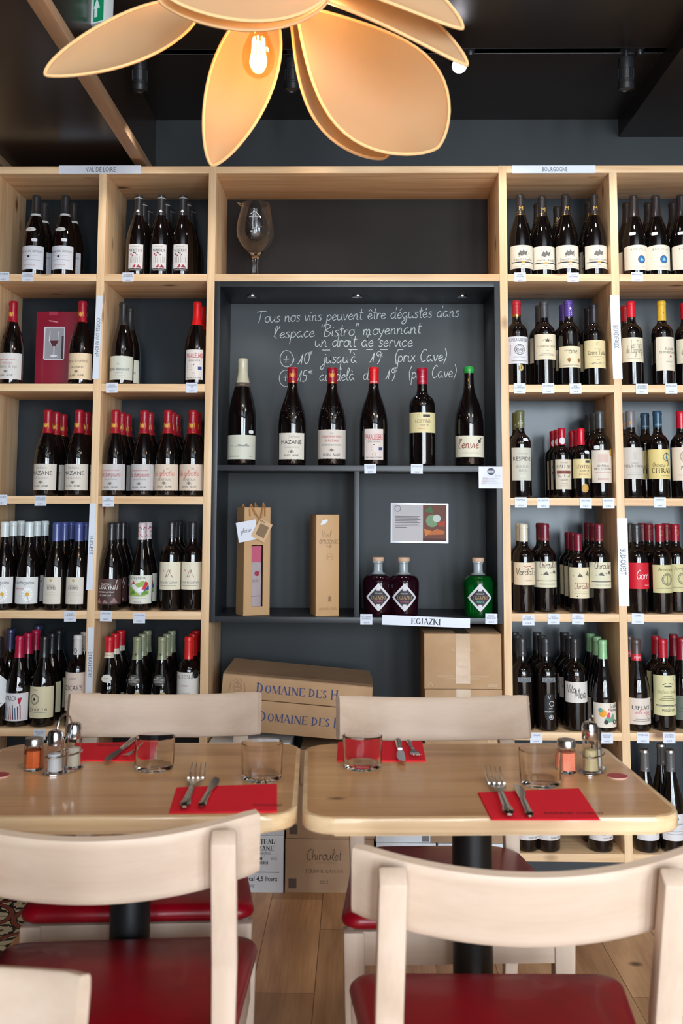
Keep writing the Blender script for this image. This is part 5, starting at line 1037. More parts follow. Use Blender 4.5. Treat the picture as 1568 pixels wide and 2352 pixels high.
carton('wine_carton', 'white wine carton printed Total 4,5 liters on the floor', X0, .288, yb0, yb1, 0, .180, WBOX, wh)
carton('wine_carton', 'white wine carton directly on top of the Total 4,5 liters one', X0, .289, yb0+.004, yb1, .1815, .330, WBOX, [('x', .2, .8, 3, (150, 150, 156))])
carton('wine_carton', 'white wine carton topmost of the left stack, under the tilted boxes', X0+.004, .305, yb0+.006, yb1, .3315, .476, WBOX, [('r', -.02, .10, 0, 1, (212, 200, 190)), ('p', [(-.02, .82), (.5, .82), (.5, .86), (-.02, .86)], (170, 170, 176))])
chi = [('s', 'Chiroulet', -.06, .66, .20, .40, (104, 78, 58)), ('t', 'DOMAINE FAMILIAL', -.04, .56, .03, .3, (130, 100, 76)), ('t', '^TERROIR GASCON', -.06, .40, .065, .66, (116, 88, 64)), ('t', '2022', -.06, .20, .06, .12, (110, 84, 60)), ('r', -.46, -.37, .08, .26, (84, 66, 54)), ('o', .36, .80, .07, (120, 94, 70)), ('t', 'Terres Blanches', .3, .06, .04, .2, (130, 100, 76))]
carton('wine_carton', 'brown wine carton marked TERROIR GASCON 2022 on the floor', .294, .586, yb0+.004, yb1, 0, .170, CARD2, chi)
carton('wine_carton', 'brown wine carton lying on top of the TERROIR GASCON one', .296, .588, yb0+.004, yb1, .1715, .34, CARD2, [('r', -.46, -.37, .08, .26, (84, 66, 54))])
carton('wine_carton', 'brown wine carton topmost of the second stack from left', .34, .585, yb0+.02, yb1, .3415, .452, CARD2)
carton('wine_carton', 'low white carton on the floor behind the far right chair', .594, .790, yb0, yb1, 0, .160, WBOX, [('x', .3, .8, 3, (150, 150, 156))])
carton('wine_carton', 'white carton resting above the low white floor carton', .592, .788, yb0+.006, yb1, .1615, .32, WBOX, [('r', .28, .4, .02, .14, (110, 110, 114))])
carton('wine_carton', 'white carton on the floor beside the right shelf upright', .797, 1.018, yb0, yb1, 0, .160, WBOX, [('r', -.4, -.28, .78, .92, (110, 110, 114)), ('t', '6X75CL', .3, .84, .07, .2, GR)])
rb = [('t', 'CHÂTEAU', .0, .72, .06, .3, (206, 178, 146)), ('l', [(-.08, .50), (.0, .58), (.08, .50), (.05, .40), (-.05, .40), (-.08, .5)], .012, (206, 178, 146)), ('t', 'L\'ABUS D\'ALCOOL EST DANGEREUX POUR LA SANTÉ', 0, .23, .03, .66, (214, 188, 156)), ('t', 'A CONSOMMER AVEC MODÉRATION', 0, .19, .026, .6, (214, 188, 156)), ('t', '6X75CL', .38, .07, .055, .13, (226, 204, 176)), ('l', [(-.45, .06), (-.42, .12), (-.39, .06)], .01, (214, 188, 156))]
carton('wine_carton', 'kraft 6X75CL carton, lowest of the right stack beneath the niche', .772, 1.014, yb0+.004, yb1, .1615, .300, CARD2, None)
carton('wine_carton', 'kraft 6X75CL carton, second lowest of the right stack', .762, 1.014, yb0+.004, yb1, .3015, .476, CARD, rb)
carton('wine_carton', 'kraft 6X75CL carton, second from top of the right stack', .756, 1.013, yb0+.002, yb1, .4775, .656, CARD, rb, tape=(.0, .62))
carton('wine_carton', 'kraft 6X75CL carton with starry print, topmost under the niche', .754, 1.012, yb0, yb1, .6575, .838, CARD, rb, tape=(.0, .10))
# two long cartons lying tilted
for nm, z0, hh, px_, label, off in (('lower', .502, .095, .204, 'long tilted kraft carton with blue capitals, lower of the pair', .0),
                                    ('upper', .600, .078, .072, 'long tilted kraft carton with blue capitals and crest, upper of the pair', 0)):
    t = thing('long_carton', label, 'box', (0, 0, 0), 0, 'tilted long cartons')
    ang = R(4.6)
    if nm == 'lower': loc = Vector((.075, 0, .5185)); L_, h = .500, .104
    else: loc = Vector((.0725, 0, .6255)); L_, h = .506, .074
    t.location = loc + Vector((0, -.005, 0)); t.rotation_euler = (0, ang, 0)
    dp = .24
    g = G()
    sk = .006 if nm == 'upper' else 0
    g.box(0, L_, 0, dp, 0, h, CARD, bev=.002); g.obj('carton', t)
    g = G(); fn = flat_fn(-.0007)
    xc = .50
    tnarrow(g, '^D', .130 if nm == 'upper' else .136, h*.52, .034, .028, ink(NAVY), fn, 1)
    tnarrow(g, '^OMAINE DES', .130+.120 if nm == 'upper' else .136+.120, h*.50, .027, .212, ink(NAVY), fn, 1)
    tnarrow(g, '^H', .130+.250 if nm == 'upper' else .136+.250, h*.51, .034, .026, ink(NAVY), fn, 1)
    if nm == 'upper':
        cc = (160, 124, 90)
        art(g, [('o', 0, .4, .30, cc), ('o', 0, .4, .22, cc), ('l', [(-.3, .7), (-.15, .9), (0, .72), (.15, .9), (.3, .7)], .05, cc), ('l', [(-.5, .1), (-.4, .7)], .07, cc), ('l', [(.5, .1), (.4, .7)], .07, cc), ('l', [(0, .15), (0, .65)], .05, cc), ('l', [(-.2, .4), (.2, .4)], .05, cc)], .055, .055, h*.18, lambda x, z: (x+.052, -.0007, z))
    g.obj('print', t)
    if nm == 'upper':   # half-open lid flap
        V = [(0, 0, h), (L_, 0, h-.002), (L_-.01, .24, h+.012), (.01, .22, h+.018)]
        V += [(a, b, c+.003) for a, b, c in V]
        G().add(V, [(0, 3, 2, 1), (4, 5, 6, 7), (0, 1, 5, 4), (1, 2, 6, 5), (2, 3, 7, 6), (3, 0, 4, 7)], CARD2).obj('lid_flap', t)

# ------------------------------------------------------------------ tables
def rrect(hx, hy, r, n=6):
    P = []
    for sx, sy, a0 in ((1, -1, -90), (1, 1, 0), (-1, 1, 90), (-1, -1, 180)):
        for i in range(n+1):
            a = R(a0 + 90*i/n); P.append((sx*(hx-r) + r*math.cos(a), sy*(hy-r) + r*math.sin(a)))
    return P
PHI = R(2.4)
def table(label, x, y, wx, wy):
    t = thing('bistro_table', label, 'table', (x, y, 0), PHI, 'pine bistro tables')
    hx, hy = wx/2, wy/2
    g = G(); g.prism(rrect(hx, hy, .055, 8), .722, .75, TE, bev=.008); g.prism(rrect(hx-.0085, hy-.0085, .048, 8), .7495, .7503, TW)
    g.obj('tabletop', t)
    G().lathe([(.038, .03), (.038, .722)], BLACKM, seg=32).obj('column', t)
    G().lathe([(.0, .0), (.20, .0), (.205, .004), (.205, .010), (.19, .016), (.05, .024), (.042, .034), (.0, .034)], BLACKM, seg=48).obj('base_plate', t)
    G().box(-.16, .16, -.16, .16, .716, .722, BLACKM).obj('mounting_plate', t)
    return t
table('pine-topped bistro table on the left holding a white salt shaker', .100, -1.455, .636, .515)
table('pine-topped bistro table on the right beside the glass pepper grinder', .750, -1.440, .646, .520)

# ------------------------------------------------------------------ chairs
def make_chair(label, x, y, rz, post=.806):
    t = thing('dining_chair', label, 'chair', (x, y, 0), rz, 'whitened beech chairs with red seats')
    # seat pad: rounded trapezoid, padded
    def outline(s, dz):
        P = []; fw, bw, fy, by = .230*s, .196*s, .205*s, -.195*s
        for (cx, cy), r, a0 in (((bw, by), .07, -90), ((fw, fy), .035, 0), ((-fw, fy), .035, 90), ((-bw, by), .07, 180)):
            sx = 1 if cx > 0 else -1; sy = 1 if cy > 0 else -1
            for i in range(7):
                a = R(a0+90*i/6); P.append((cx - sx*r + r*math.cos(a), cy - sy*r + r*math.sin(a), dz))
        return P
    rings = [outline(.975, .443), outline(1.0, .447), outline(1.008, .454), outline(1.0, .462), outline(.975, .4695), outline(.92, .4745), outline(.75, .479), outline(.4, .481)]
    V = [q for r_ in rings for q in r_]; n = len(rings[0])
    F = [tuple(range(n))[::-1], tuple(range((len(rings)-1)*n, len(rings)*n))]
    for j in range(len(rings)-1): F += [(j*n+i, j*n+(i+1) % n, (j+1)*n+(i+1) % n, (j+1)*n+i) for i in range(n)]
    G().add(V, F, RED).obj('seat', t, ang=60)
    # apron
    A = [(-.185, -.165), (.185, -.165), (.210, .185), (-.210, .185)]
    for (x0, y0), (x1, y1) in zip(A, A[1:] + A[:1]):
        d = Vector((x1-x0, y1-y0, 0)); L_ = d.length; T = Matrix.Translation((x0, y0, 0)) @ Matrix.Rotation(math.atan2(d.y, d.x), 4, 'Z')
        G().box(.0, L_, -.011, .011, .374, .4375, BW, bev=.002, T=T).obj('apron', t)
    def leg(p):   # p: list of (x, y, z, half_w, half_d)
        bm = bmesh.new(); prev = None; loops = []
        for x_, y_, z_, a, b in p: loops.append([bm.verts.new((x_+sx*a, y_+sy*b, z_)) for sx, sy in ((-1, -1), (1, -1), (1, 1), (-1, 1))])
        if p[-1][2] > .7:
            for v_ in loops[-1][:2]: v_.co.z -= .016
        for l0, l1 in zip(loops[:-1], loops[1:]):
            for i in range(4): bm.faces.new((l0[i], l0[(i+1) % 4], l1[(i+1) % 4], l1[i]))
        bm.faces.new(loops[0][::-1]); bm.faces.new(loops[-1])
        bmesh.ops.bevel(bm, geom=[e for e in bm.edges], offset=.0045, segments=2, profile=.5, affect='EDGES')
        bm.verts.index_update(); g = G().add([v.co.copy() for v in bm.verts], [[v.index for v in f.verts] for f in bm.faces], BWZ); bm.free(); return g
    for s in (-1, 1):
        leg([(s*.201, .180, 0, .013, .013), (s*.206, .182, .30, .020, .018), (s*.208, .182, .437, .021, .019)]).obj('leg', t)
        leg([(s*.178, -.235, 0, .013, .014), (s*.180, -.195, .28, .0165, .019), (s*.182, -.188, .44, .017, .020), (s*.183, -.205, .60, .019, .017), (s*.181, -.270, post, .0185, .0125)]).obj('back_leg', t)
    # bent backrest slat
    Lr = R(16); up = Vector((0, -math.sin(Lr), math.cos(Lr))); nb = Vector((0, -math.cos(Lr), -math.sin(Lr)))
    hwid, sag, hgt, th = .2285, .063, .101, .020
    ns = 28; V = []
    base = Vector((0, -.176, .718))
    prof = []
    for k in range(12):   # rounded cross-section
        a = 2*PI*(k+.5)/12; c_, s_ = math.cos(a), math.sin(a)
        q = lambda v, p_: math.copysign(abs(v)**p_, v)
        prof.append((q(c_, .35)*th/2, hgt/2 + q(s_, .22)*hgt/2))
    ends = []
    for i in range(ns+1):
        u = -1 + 2*i/ns; xx = hwid*u; off = sag*(1-u*u)
        tn = Vector((hwid, 0, 0)) + nb*(-2*sag*u); tn.normalize(); nn = (nb - tn*nb.dot(tn)).normalized()
        sc_ = 1 - .04*max(0, abs(u)-.97)/.03
        for (a, b) in prof: V.append(base + Vector((xx, 0, 0)) + nb*off + nn*a*sc_ + up*((b-hgt/2)*sc_+hgt/2))
    n = len(prof); F = [tuple(range(n))[::-1], tuple(range(ns*n, (ns+1)*n))]
    for i in range(ns): F += [(i*n+k, i*n+(k+1) % n, (i+1)*n+(k+1) % n, (i+1)*n+k) for k in range(n)]
    G().add(V, F, BW).obj('backrest', t, ang=50)
    return t
def dup_chair(src, label, x, y, rz):
    r_ = src.copy(); COL.objects.link(r_); r_.location = (x, y, 0); r_.rotation_euler = (0, 0, rz); r_['label'] = label
    for ch in list(src.children): c = ch.copy(); COL.objects.link(c); c.parent = r_
    return r_
ch0 = make_chair('beech chair with red seat tucked behind the left table, facing the camera', .079, -1.165, PI+R(4))
dup_chair(ch0, 'beech chair with red seat tucked behind the right table, facing the camera', .722, -1.178, PI+R(3))
dup_chair(ch0, 'beech chair seen from behind at the near side of the left table', .134, -1.705, R(5.5))
dup_chair(ch0, 'beech chair seen from behind at the near side of the right table', .752, -1.825, R(1))
make_chair('foreground beech chair cut off at the bottom left, only its backrest showing', .044, -2.620, PI+R(2), .776)

# ------------------------------------------------------------------ laid on the tables
ZT = .7503
def napkin(corners, label, mark=None):
    P = [at(u, v, z=ZT) for u, v in corners]; c = sum(P, Vector())/4
    t = thing('paper_napkin', label, 'napkin', (c.x, c.y, ZT), 0, 'red paper napkins')
    g = G(); V = [(q.x-c.x, q.y-c.y, 0) for q in P]
    if (V[1][0]-V[0][0])*(V[2][1]-V[0][1]) - (V[1][1]-V[0][1])*(V[2][0]-V[0][0]) < 0: V = V[::-1]
    for k, z0 in enumerate((0.0003, .0011, .0019)):
        s = 1 - .006*k; g.prism([(a*s, b*s) for a, b, _ in V], z0, z0+.0007, NAP)
    g.obj('napkin', t)
    if mark:
        q = at(mark[0], mark[1], z=ZT); Vs, F, wd = script_geo(mark[2], .18, 3)
        k = mark[3]/wd; ca, sa = math.cos(mark[4]), math.sin(mark[4])
        G().add([(q.x-c.x + (v[0]*k)*ca - v[1]*.010*sa, q.y-c.y + v[0]*k*sa + v[1]*.010*ca, .0028) for v in Vs], F, ink((120, 10, 24))).obj('print', t)
    return t
napkin([(1097, 1823), (1330, 1813), (1379, 1885), (1128, 1885)], 'red paper napkin at the near right place setting', (1250, 1874, 'mnmmon nnomno', .10, R(2)))
napkin([(405, 1811), (636, 1803), (636, 1867), (387, 1869)], 'red paper napkin at the near left place setting', (580, 1855, 'mnmnono', .05, R(2)))
napkin([(776, 1706), (969, 1704), (978, 1750), (773, 1750)], 'red paper napkin beneath knife and fork on the far right setting')
napkin([(172, 1710), (364, 1705), (352, 1750), (164, 1748)], 'red paper napkin at the far left setting behind the tumbler', (275, 1716, 'mnmnono', -.05, R(2)))

def cut_frame(p0, p1):
    """p0: handle end pixel, p1: tip pixel -> matrix with +x from handle end to tip"""
    a = at(*p0, z=ZT+.003); b = at(*p1, z=ZT+.006); d = b-a
    return a, d.length, math.atan2(d.y, d.x)
def handle_pts(L_): return [(0, 0, .005), (.006, 0, .006), (.012, 0, .0065), (.03, 0, .0065), (.06, 0, .006), (.085, 0, .006), (.093, 0, .006)]
def fork(p0, p1, label, flip=False):
    a, L_, rz = cut_frame(p0, p1)
    t = thing('fork', label, 'fork', (a.x, a.y, ZT+.0028), rz, 'forks'); s = L_/.185
    t.scale = (s, s, s)
    G().tube(handle_pts(0), [.003, .0062, .0072, .0052, .0044, .0040, .003], STEEL, 10, flat=.5).obj('handle', t)
    g = G(); V = []; W = [(.09, .003), (.10, .0035), (.112, .006), (.12, .0105), (.128, .0115), (.138, .0118)]
    zz = [.006, .006, .0052, .0042, .0036, .0036]
    for (x_, w), z_ in zip(W, zz): V += [(x_, -w, z_), (x_, w, z_), (x_, -w, z_+.0016), (x_, w, z_+.0016)]
    F = []
    for i in range(len(W)-1):
        o = 4*i; F += [(o, o+4, o+5, o+1), (o+2, o+3, o+7, o+6), (o, o+2, o+6, o+4), (o+1, o+5, o+7, o+3)]
    n_ = 4*(len(W)-1); F.append((n_, n_+1, n_+3, n_+2)); g.add(V, F, STEEL); g.obj('fork_head', t)
    for k in range(4):
        y_ = -.0102+.0068*k
        G().tube([(.136, y_, .0046), (.155, y_, .0050), (.172, y_, .0085), (.185, y_*.96, .014)], [.0018, .0016, .0014, .0007], STEEL, 6).obj('tine', t)
    return t
def knife(p0, p1, label):
    a, L_, rz = cut_frame(p0, p1)
    t = thing('table_knife', label, 'knife', (a.x, a.y, ZT+.0028), rz, 'knives'); s = L_/.195; t.scale = (s, s, s)
    G().tube(handle_pts(0), [.003, .0066, .0078, .0062, .0062, .0060, .005], STEEL, 10, flat=.6).obj('handle', t)
    V = [(.090, -.0045), (.105, -.005), (.13, -.009), (.16, -.0105), (.180, -.008), (.195, .002), (.185, .0062), (.15, .0072), (.11, .006), (.090, .0045)]
    G().prism(V, .0048, .0068, STEEL).obj('blade', t)
    return t
fork((1170, 1880), (1131, 1781), 'fork with tines pointing back on the near right napkin')
knife((1217, 1881), (1185, 1803), 'table knife beside the fork on the near right napkin')
fork((423, 1862), (457, 1770), 'fork on the near left napkin, tines toward the shelves')
knife((462, 1859), (497, 1788), 'table knife crossing the edge of the near left napkin')
knife((913, 1703), (925, 1753), 'table knife with shiny blade on the far right napkin')
fork((937, 1705), (958, 1743), 'fork beside the shiny knife on the far right napkin')
knife((310, 1702), (243, 1753), 'table knife leaning diagonally on the far left napkin')
fork((325, 1715), (285, 1738), 'fork under the tumbler-side edge of the far left napkin')

TG = mat('tumbler_glass', (255, 255, 255), .0, trans=1, ior=1.22, spec=1.0)
def tumbler(px, py, label, h=.080, r=.0355):
    """px, py: centre of the foot's front edge"""
    q = at(px, py, z=ZT)
    prof = [(0, .0), (r*.86, .0), (r*.93, .003), (r*.965, .012), (r, h), (r-.0016, h+.0006), (r*.93-.0018, .014), (r*.84, .009), (0, .009)]
    g = G().lathe(prof, TG, seg=48)
    me = g.mesh('water_tumbler', 50); o = bpy.data.objects.new('water_tumbler', me); COL.objects.link(o)
    d = Vector((q.x-CX, q.y-CY, 0)).normalized(); o.location = (q.x+d.x*r*.9, q.y+d.y*r*.9, ZT+.0003)
    tag(o, label, 'glass', 'clear straight-sided tumblers')
tumbler(1241, 1813, 'clear tumbler behind the near right napkin, beside the pink spice jar', .063, .0395)
tumbler(832, 1774, 'clear tumbler standing on the far right napkin', .061, .0395)
tumbler(601, 1801, 'clear tumbler behind the near left napkin near the table gap', .067, .0395)
tumbler(354, 1777, 'clear tumbler at the far left setting, beside crossed cutlery', .061, .0395)

def jar(px, py, label, col, h=.075, r=.0205, parent=None, loc=None, name='spice_shaker'):
    if loc is None:
        q = at(px, py, z=ZT); loc = (q.x, q.y+r, ZT+.0003)
    t = thing(name, label, 'shaker', loc, R(12))
    G().lathe([(0, 0), (r*.9, 0), (r, .004), (r, h*.66), (r*.82, h*.74), (r*.8, h*.78), (r*.8-.0015, h*.78), (r*.80-.0015, h*.73), (r-.002, h*.65), (r-.002, .005), (0, .004)], TG, seg=8).obj('glass_jar', t, ang=20)
    SP = noisy('spice_%02x%02x%02x' % tuple(col), col, tuple(min(255, int(c*1.25)) for c in col), (600, 600, 600), .8)
    G().lathe([(0, .0045), (r-.0028, .0055), (r-.0028, h*.60), (0, h*.615)], SP, seg=8).obj('spice', t)
    G().lathe([(r*.84, h*.76), (r*.92, h*.77), (r*.92, h*.93), (r*.86, h*.97), (r*.5, h), (0, h)], mat('zinc_lid', (178, 174, 170), .28, 1), seg=32).obj('lid', t)
    return t
jar(69, 1774, 'glass shaker of orange spice at the left table\'s edge', (186, 84, 34), .062, .0195)
jar(1306, 1780, 'glass shaker of coarse pink salt beside the pepper grinder', (226, 120, 90), .064, .0195)
# left cruet: wire caddy with two slender shakers
def caddy(px, py, ang, label):
    q = at(px, py, z=ZT); c = Vector((q.x, q.y+.02, ZT+.0003))
    t = thing('cruet_stand', label, 'cruet stand', tuple(c), ang, 'chrome cruet stands')
    G().prism([(.045*math.cos(i*PI/16)*1.0, .024*math.sin(i*PI/16)) for i in range(32)], .0, .003, CHROME, bev=.0008).obj('tray', t)
    G().tube([(0, 0, .003), (0, 0, .058), (-.010, 0, .072), (-.019, 0, .086), (-.013, 0, .102), (0, 0, .109), (.013, 0, .102), (.019, 0, .086), (.010, 0, .072), (0, 0, .058)], .0018, CHROME, 8).obj('loop_handle', t)
    pts = [(.042*math.cos(i*PI/12), .021*math.sin(i*PI/12), .034) for i in range(24)]
    G().tube(pts, .0016, CHROME, 8, closed=True).obj('retaining_ring', t)
    return t, c
def shaker(c, dx, dy, fill, h, label, r=.0155):
    t = thing('salt_shaker' if fill[0] > 180 else 'pepper_shaker', label, 'shaker', (c.x+dx, c.y+dy, ZT+.0038))
    G().lathe([(0, 0), (r, 0), (r*1.02, .003), (r*.92, h*.40), (r*.86, h*.66), (r*.86-.0012, h*.66), (r*.92-.0015, h*.4), (r-.0015, .004), (0, .003)], TG, seg=24).obj('glass_jar', t)
    G().lathe([(0, .0035), (r-.0022, .0042), (r*.9-.0022, h*.44), (0, h*.47)], mat('fill_%02x%02x%02x' % fill, fill, .8), seg=24).obj('filling', t)
    G().lathe([(r*.88, h*.64), (r*.94, h*.655), (r*.95, h*.88), (r*.8, h*.96), (r*.4, h), (0, h)], CHROME, seg=28).obj('cap', t)
tl, c = caddy(138, 1779, R(55), 'chrome cruet stand holding two shakers on the left table')
shaker(c, -.012, -.019, (236, 236, 238), .080, 'white-filled salt shaker standing in the left cruet stand')
shaker(c, .014, .020, (206, 194, 172), .086, 'pale-filled shaker behind the salt in the left cruet stand')
tr, c = caddy(1366, 1778, R(62), 'chrome cruet stand with loop handle on the right table')
shaker(c, -.008, -.018, (196, 176, 130), .096, 'pepper-filled glass grinder in front in the right cruet stand', .0165)
shaker(c, .008, .019, (212, 206, 196), .080, 'salt-filled shaker behind the grinder in the right cruet stand')
for px, py, lbl in ((1417, 1785, 'round red coaster near the right table\'s outer edge'), (-3, 1783, 'round red coaster at the left table\'s outer edge, half cut off')):
    q = at(px, py, z=ZT)
    g = G().lathe([(0, 0), (.019, 0), (.0195, .001), (.0195, .002)], mat('coaster_edge', (230, 200, 180), .6), seg=32); g.lathe([(.0195, .002), (.019, .0028), (0, .0028)], mat('coaster_red', (176, 60, 66), .45), seg=32)
    me = g.mesh('coaster'); o = bpy.data.objects.new('coaster', me); COL.objects.link(o); o.location = (q.x, q.y, ZT+.0003); tag(o, lbl, 'coaster', 'round red coasters')

# ------------------------------------------------------------------ flower pendant lamp
LY = -1.55
LC = at(640, -15, y=LY)
def petal_mat():
    m = bpy.data.materials.new('gauze_fabric'); m.use_nodes = True; nt = m.node_tree; nt.nodes.clear(); L = nt.links.new
    out = nt.nodes.new('ShaderNodeOutputMaterial'); d = nt.nodes.new('ShaderNodeBsdfDiffuse'); tr_ = nt.nodes.new('ShaderNodeBsdfTranslucent'); mx = nt.nodes.new('ShaderNodeMixShader')
    tc = nt.nodes.new('ShaderNodeTexCoord'); n = nt.nodes.new('ShaderNodeTexNoise'); n.inputs['Scale'].default_value = 5; n.inputs['Detail'].default_value = 2
    r = nt.nodes.new('ShaderNodeValToRGB'); r.color_ramp.elements[0].color = lin((194, 158, 118)); r.color_ramp.elements[1].color = lin((208, 176, 140))
    L(tc.outputs['Object'], n.inputs['Vector']); L(n.outputs['Fac'], r.inputs[0]); L(r.outputs[0], d.inputs[0]); L(r.outputs[0], tr_.inputs[0])
    mx.inputs[0].default_value = .42; L(d.outputs[0], mx.inputs[1]); L(tr_.outputs[0], mx.inputs[2]); L(mx.outputs[0], out.inputs[0]); return m
PM = petal_mat(); RIM = mat('petal_rim_cord', (222, 176, 124), .7)
t = thing('pendant_lamp', 'hanging flower-shaped lamp with gauzy beige petals and a glowing bulb', 'lamp', tuple(LC), world=True)
def petal(b, e, hw, side, bow=.03, cup=.03, tipk=.62):
    """b, e: (px, py, Y) of base and tip; side: 3D sideways direction; bow/cup: curvature towards the viewer"""
    B = at(b[0], b[1], y=b[2]); E_ = at(e[0], e[1], y=e[2]); ax = E_-B; L_ = ax.length; ax /= L_
    sd = Vector(side); sd = (sd - ax*sd.dot(ax)).normalized(); nn = ax.cross(sd).normalized()
    if nn.y > 0: nn = -nn
    nu, nv = 22, 10; V = []
    def W(u):
        uu = u**tipk; return hw*max(0.0, math.sin(PI*min(1, uu)))**.62
    def P(u, v):
        w = W(u) if 0 < u < 1 else 0
        return B + ax*L_*u + sd*w*v + nn*(-bow*math.sin(PI*u) + cup*(v*v)*(w/hw) )
    for i in range(nu+1):
        u = .5-.5*math.cos(PI*i/nu)
        if i == 0: u = .004
        if i == nu: u = .996
        for j in range(nv+1): V.append(P(u, -1+2*j/nv))
    F = [(i*(nv+1)+j, i*(nv+1)+j+1, (i+1)*(nv+1)+j+1, (i+1)*(nv+1)+j) for i in range(nu) for j in range(nv)]
    o = G().add(V, F, PM).obj('petal', t, ang=80)
    us = [.5-.5*math.cos(PI*i/26) for i in range(27)]
    rim = [P(max(u, .004), -1) for u in us] + [P(min(u, .996), 1) for u in us[::-1]]
    if o.get('_w') is None: pass
    G().tube(rim, .0032, RIM, 6, closed=True).obj('rim_cord', o)
petal((450, 20, -1.52), (104, 172, -1.66), .052, (.35, .4, 1), .02, .02, .80)                 # left
petal((612, 20, -1.44), (487, 380, -1.40), .066, (1, .1, .3), .02, .03, .82)                  # lower left
petal((668, 20, -1.47), (885, 362, -1.38), .088, (1, .2, .9), .05, .05, 1.5)                 # lower right, behind
petal((682, 15, -1.50), (1006, 338, -1.44), .124, (.9, .2, .8), .05, .05, 1.42)                # big lower right
petal((690, -25, -1.56), (1072, 150, -1.62), .052, (-.2, .5, .9), -.02, .02, .85)             # right middle
petal((690, -70, -1.58), (1062, 66, -1.66), .058, (-.2, .5, .9), -.02, .02, .85)              # right upper
petal((760, -22, -1.64), (363, -4, -1.76), .066, (.0, .30, -.9), -.012, .02, .95)
petal((762, -34, -1.66), (374, -20, -1.79), .060, (.0, .30, -.9), -.012, .02, .95)             # front, seen from below
petal((620, -60, -1.50), (560, -330, -1.52), .09, (1, 0, 0), -.02, .02, .85)
hub = G().lathe([(0, -.02), (.028, -.02), (.03, 0), (.03, .05), (.012, .06), (0, .06)], mat('hub_brass', (150, 116, 70), .4, .6), LC.x, LC.y, 24)
hub.v = [(a, b, c+LC.z+.02) for a, b, c in hub.v]; hub.obj('hub', t)
G().tube([(LC.x, LC.y, LC.z+.08), (LC.x, LC.y, ZC)], .003, mat('lamp_cable', (60, 50, 44), .7), 8).obj('cable', t)
# bulb: thin amber glass, base up
bp = at(594, 62, y=-1.55); bx, bz_ = bp.x, bp.z
def bulb_mat():
    m = bpy.data.materials.new('amber_bulb_glass'); m.use_nodes = True; nt = m.node_tree; nt.nodes.clear(); L = nt.links.new
    out = nt.nodes.new('ShaderNodeOutputMaterial'); tp = nt.nodes.new('ShaderNodeBsdfTransparent'); gl = nt.nodes.new('ShaderNodeBsdfGlossy'); mx = nt.nodes.new('ShaderNodeMixShader'); fr = nt.nodes.new('ShaderNodeValue'); fr.outputs[0].default_value = .08
    tp.inputs[0].default_value = (1, .86, .62, 1); gl.inputs['Roughness'].default_value = .03
    L(fr.outputs[0], mx.inputs[0]); L(tp.outputs[0], mx.inputs[1]); L(gl.outputs[0], mx.inputs[2]); L(mx.outputs[0], out.inputs[0]); return m
g = G().lathe([(0, -.104), (.010, -.102), (.022, -.094), (.030, -.080), (.0325, -.064), (.030, -.045), (.022, -.024), (.0145, -.008), (.0135, .004)], bulb_mat(), bx, LY, 32)
g.v = [(a, b, c+bz_) for a, b, c in g.v]; g.obj('bulb_glass', t)
FIL = mat('bulb_filament', (255, 220, 150), .5, emit=(255, 196, 120), es=110)
g = G()
for k in range(8):
    a = 2*PI*k/8; r_ = .0105
    g.tube([(bx+r_*math.cos(a), LY+r_*math.sin(a), bz_-.024), (bx+r_*1.2*math.cos(a+.2), LY+r_*1.2*math.sin(a+.2), bz_-.082)], .0016, FIL, 6)
g.obj('filament', t)
g = G().lathe([(.0138, -.002), (.0150, .002), (.0150, .034), (.012, .04), (0, .04)], mat('brass_socket', (190, 140, 74), .3, .9), bx, LY, 24); g.v = [(a, b, c+bz_) for a, b, c in g.v]; g.obj('lamp_holder', t)
pl = bpy.data.lights.new('bulb_light', 'POINT'); pl.energy = 1.35; pl.color = (1.0, .66, .34); pl.shadow_soft_size = .02
plo = bpy.data.objects.new('bulb_light', pl); plo.location = (bx, LY, bz_-.055); COL.objects.link(plo)
# second bulb hidden in the flower's right half
pl2 = pl.copy(); pl2.energy = 1.6; o2 = bpy.data.objects.new('bulb_light', pl2); p2 = at(742, 18, y=-1.60); o2.location = p2; COL.objects.link(o2)
g = G().lathe([(0, -.05), (.012, -.046), (.022, -.03), (.022, -.012), (.013, .01), (.0, .012)], FIL if False else mat('small_bulb', (255, 225, 170), .4, emit=(255, 190, 110), es=6), p2.x, p2.y+.03, 20)

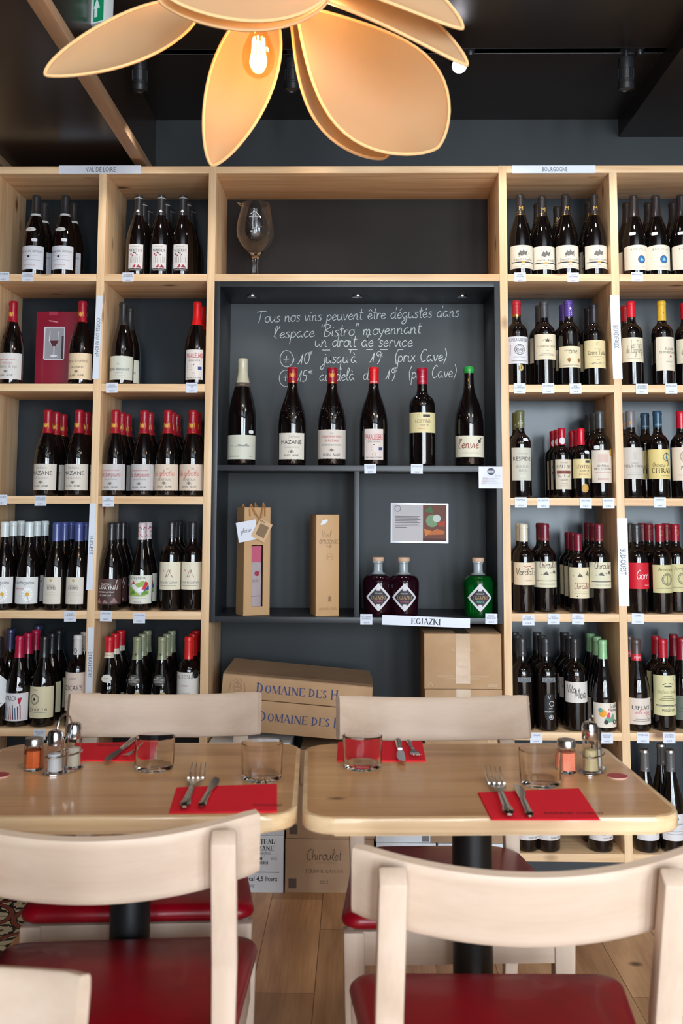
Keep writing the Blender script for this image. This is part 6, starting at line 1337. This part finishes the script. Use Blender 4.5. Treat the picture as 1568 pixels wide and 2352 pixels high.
# ------------------------------------------------------------------ ceiling track and spots
p = at(1445, 98, y=-.27)
TZ = p.z
t = thing('lighting_track', 'long black ceiling rail that carries the spotlights', 'track', (1.0, -.25, TZ), world=True)
G().box(-.2615, 2.6, -.27, -.235, TZ, ZC, mat('black_rail', (28, 30, 33), .35), bev=.001).obj('rail', t)
G().box(-.2615, 2.6, -.2712, -.2695, TZ+.0008, TZ+.0028, mat('rail_metal_edge', (150, 165, 168), .3, .9)).obj('metal_strip', t)
SB = mat('spot_black', (34, 34, 36), .35); DARK = mat('spot_slot', (8, 8, 9), .6)
LENS = mat('spot_lens', (255, 255, 255), .2, emit=(250, 245, 255), es=40)
def trackspot(px, py_top, label, tilt=0, lit=False, knob=True, rot=0):
    x = at(px, py_top, y=-.25).x
    t = thing('track_spotlight', label, 'spotlight', (x, -.2525, TZ-.0005), 0, 'black ceiling track spotlights')
    G().box(-.02, .06, -.016, .016, -.018, 0, SB, bev=.002).obj('adapter', t)
    G().lathe([(0, -.044), (.006, -.044), (.0075, -.034), (.0065, -.018), (0, -.018)], SB, seg=16).obj('swivel', t)
    if knob: G().lathe([(0, -.035), (.010, -.035), (.012, -.030), (.012, -.018), (0, -.018)], SB, .045, 0, 16).obj('knob', t)
    T = Matrix.Translation((0, 0, -.042)) @ Matrix.Rotation(R(rot), 4, 'Z') @ Matrix.Rotation(R(tilt), 4, 'X')
    g = G().lathe([(0, -.002), (.024, -.002), (.0255, -.006), (.0255, -.038), (.0225, -.040), (.0225, -.072), (.026, -.074), (.026, -.078), (.0245, -.080), (.0245, -.084), (.0265, -.086), (.0265, -.105), (.024, -.106), (.022, -.100), (0, -.100)], SB, seg=32, T=T)
    for k in range(16):
        a = 2*PI*k/16; g.box(.022, .0258, -.0022, .0022, -.073, -.039, SB, T=T @ Matrix.Rotation(a, 4, 'Z'))
    g.obj('housing', t)
    G().lathe([(0, -.1006), (.0215, -.1006), (.0215, -.102), (0, -.102)], LENS if lit else mat('spot_lens_off', (90, 90, 92), .2), seg=28, T=T).obj('lens', t)
trackspot(1436, 100, 'black track spotlight at the far right, in front of the dark soffit', 6)
trackspot(1048, 100, 'lit track spotlight peeking out right of the flower lamp', -52, True)
trackspot(672, 100, 'black track spotlight half hidden between two lamp petals', 4)
trackspot(322, 100, 'black track spotlight at the left beside the wooden batten', 8)
# exit sign on the left
p = at(212, 30, y=-.62)
t = thing('exit_sign', 'small green and white emergency exit sign high at the left', 'exit sign', (p.x, -.62, p.z), R(-24))
G().box(-.036, .042, .0, .045, -.034, .10, mat('sign_housing_white', (214, 220, 220), .4), bev=.003).obj('housing', t)
g = G().box(.006, .041, -.002, .001, -.030, .098, mat('exit_green', (10, 96, 62), .4, emit=(20, 150, 100), es=.35))
art(g, [('p', [(.1, .4), (.3, .75), (.5, .4)], (210, 230, 222)), ('r', .16, .34, .1, .45, (210, 230, 222))], .06, .09, -.026, flat_fn(-.0024)); g.obj('pictogram_panel', t)
for o in bpy.data.objects:
    if '_w' in o: del o['_w']
bpy.context.view_layer.update()
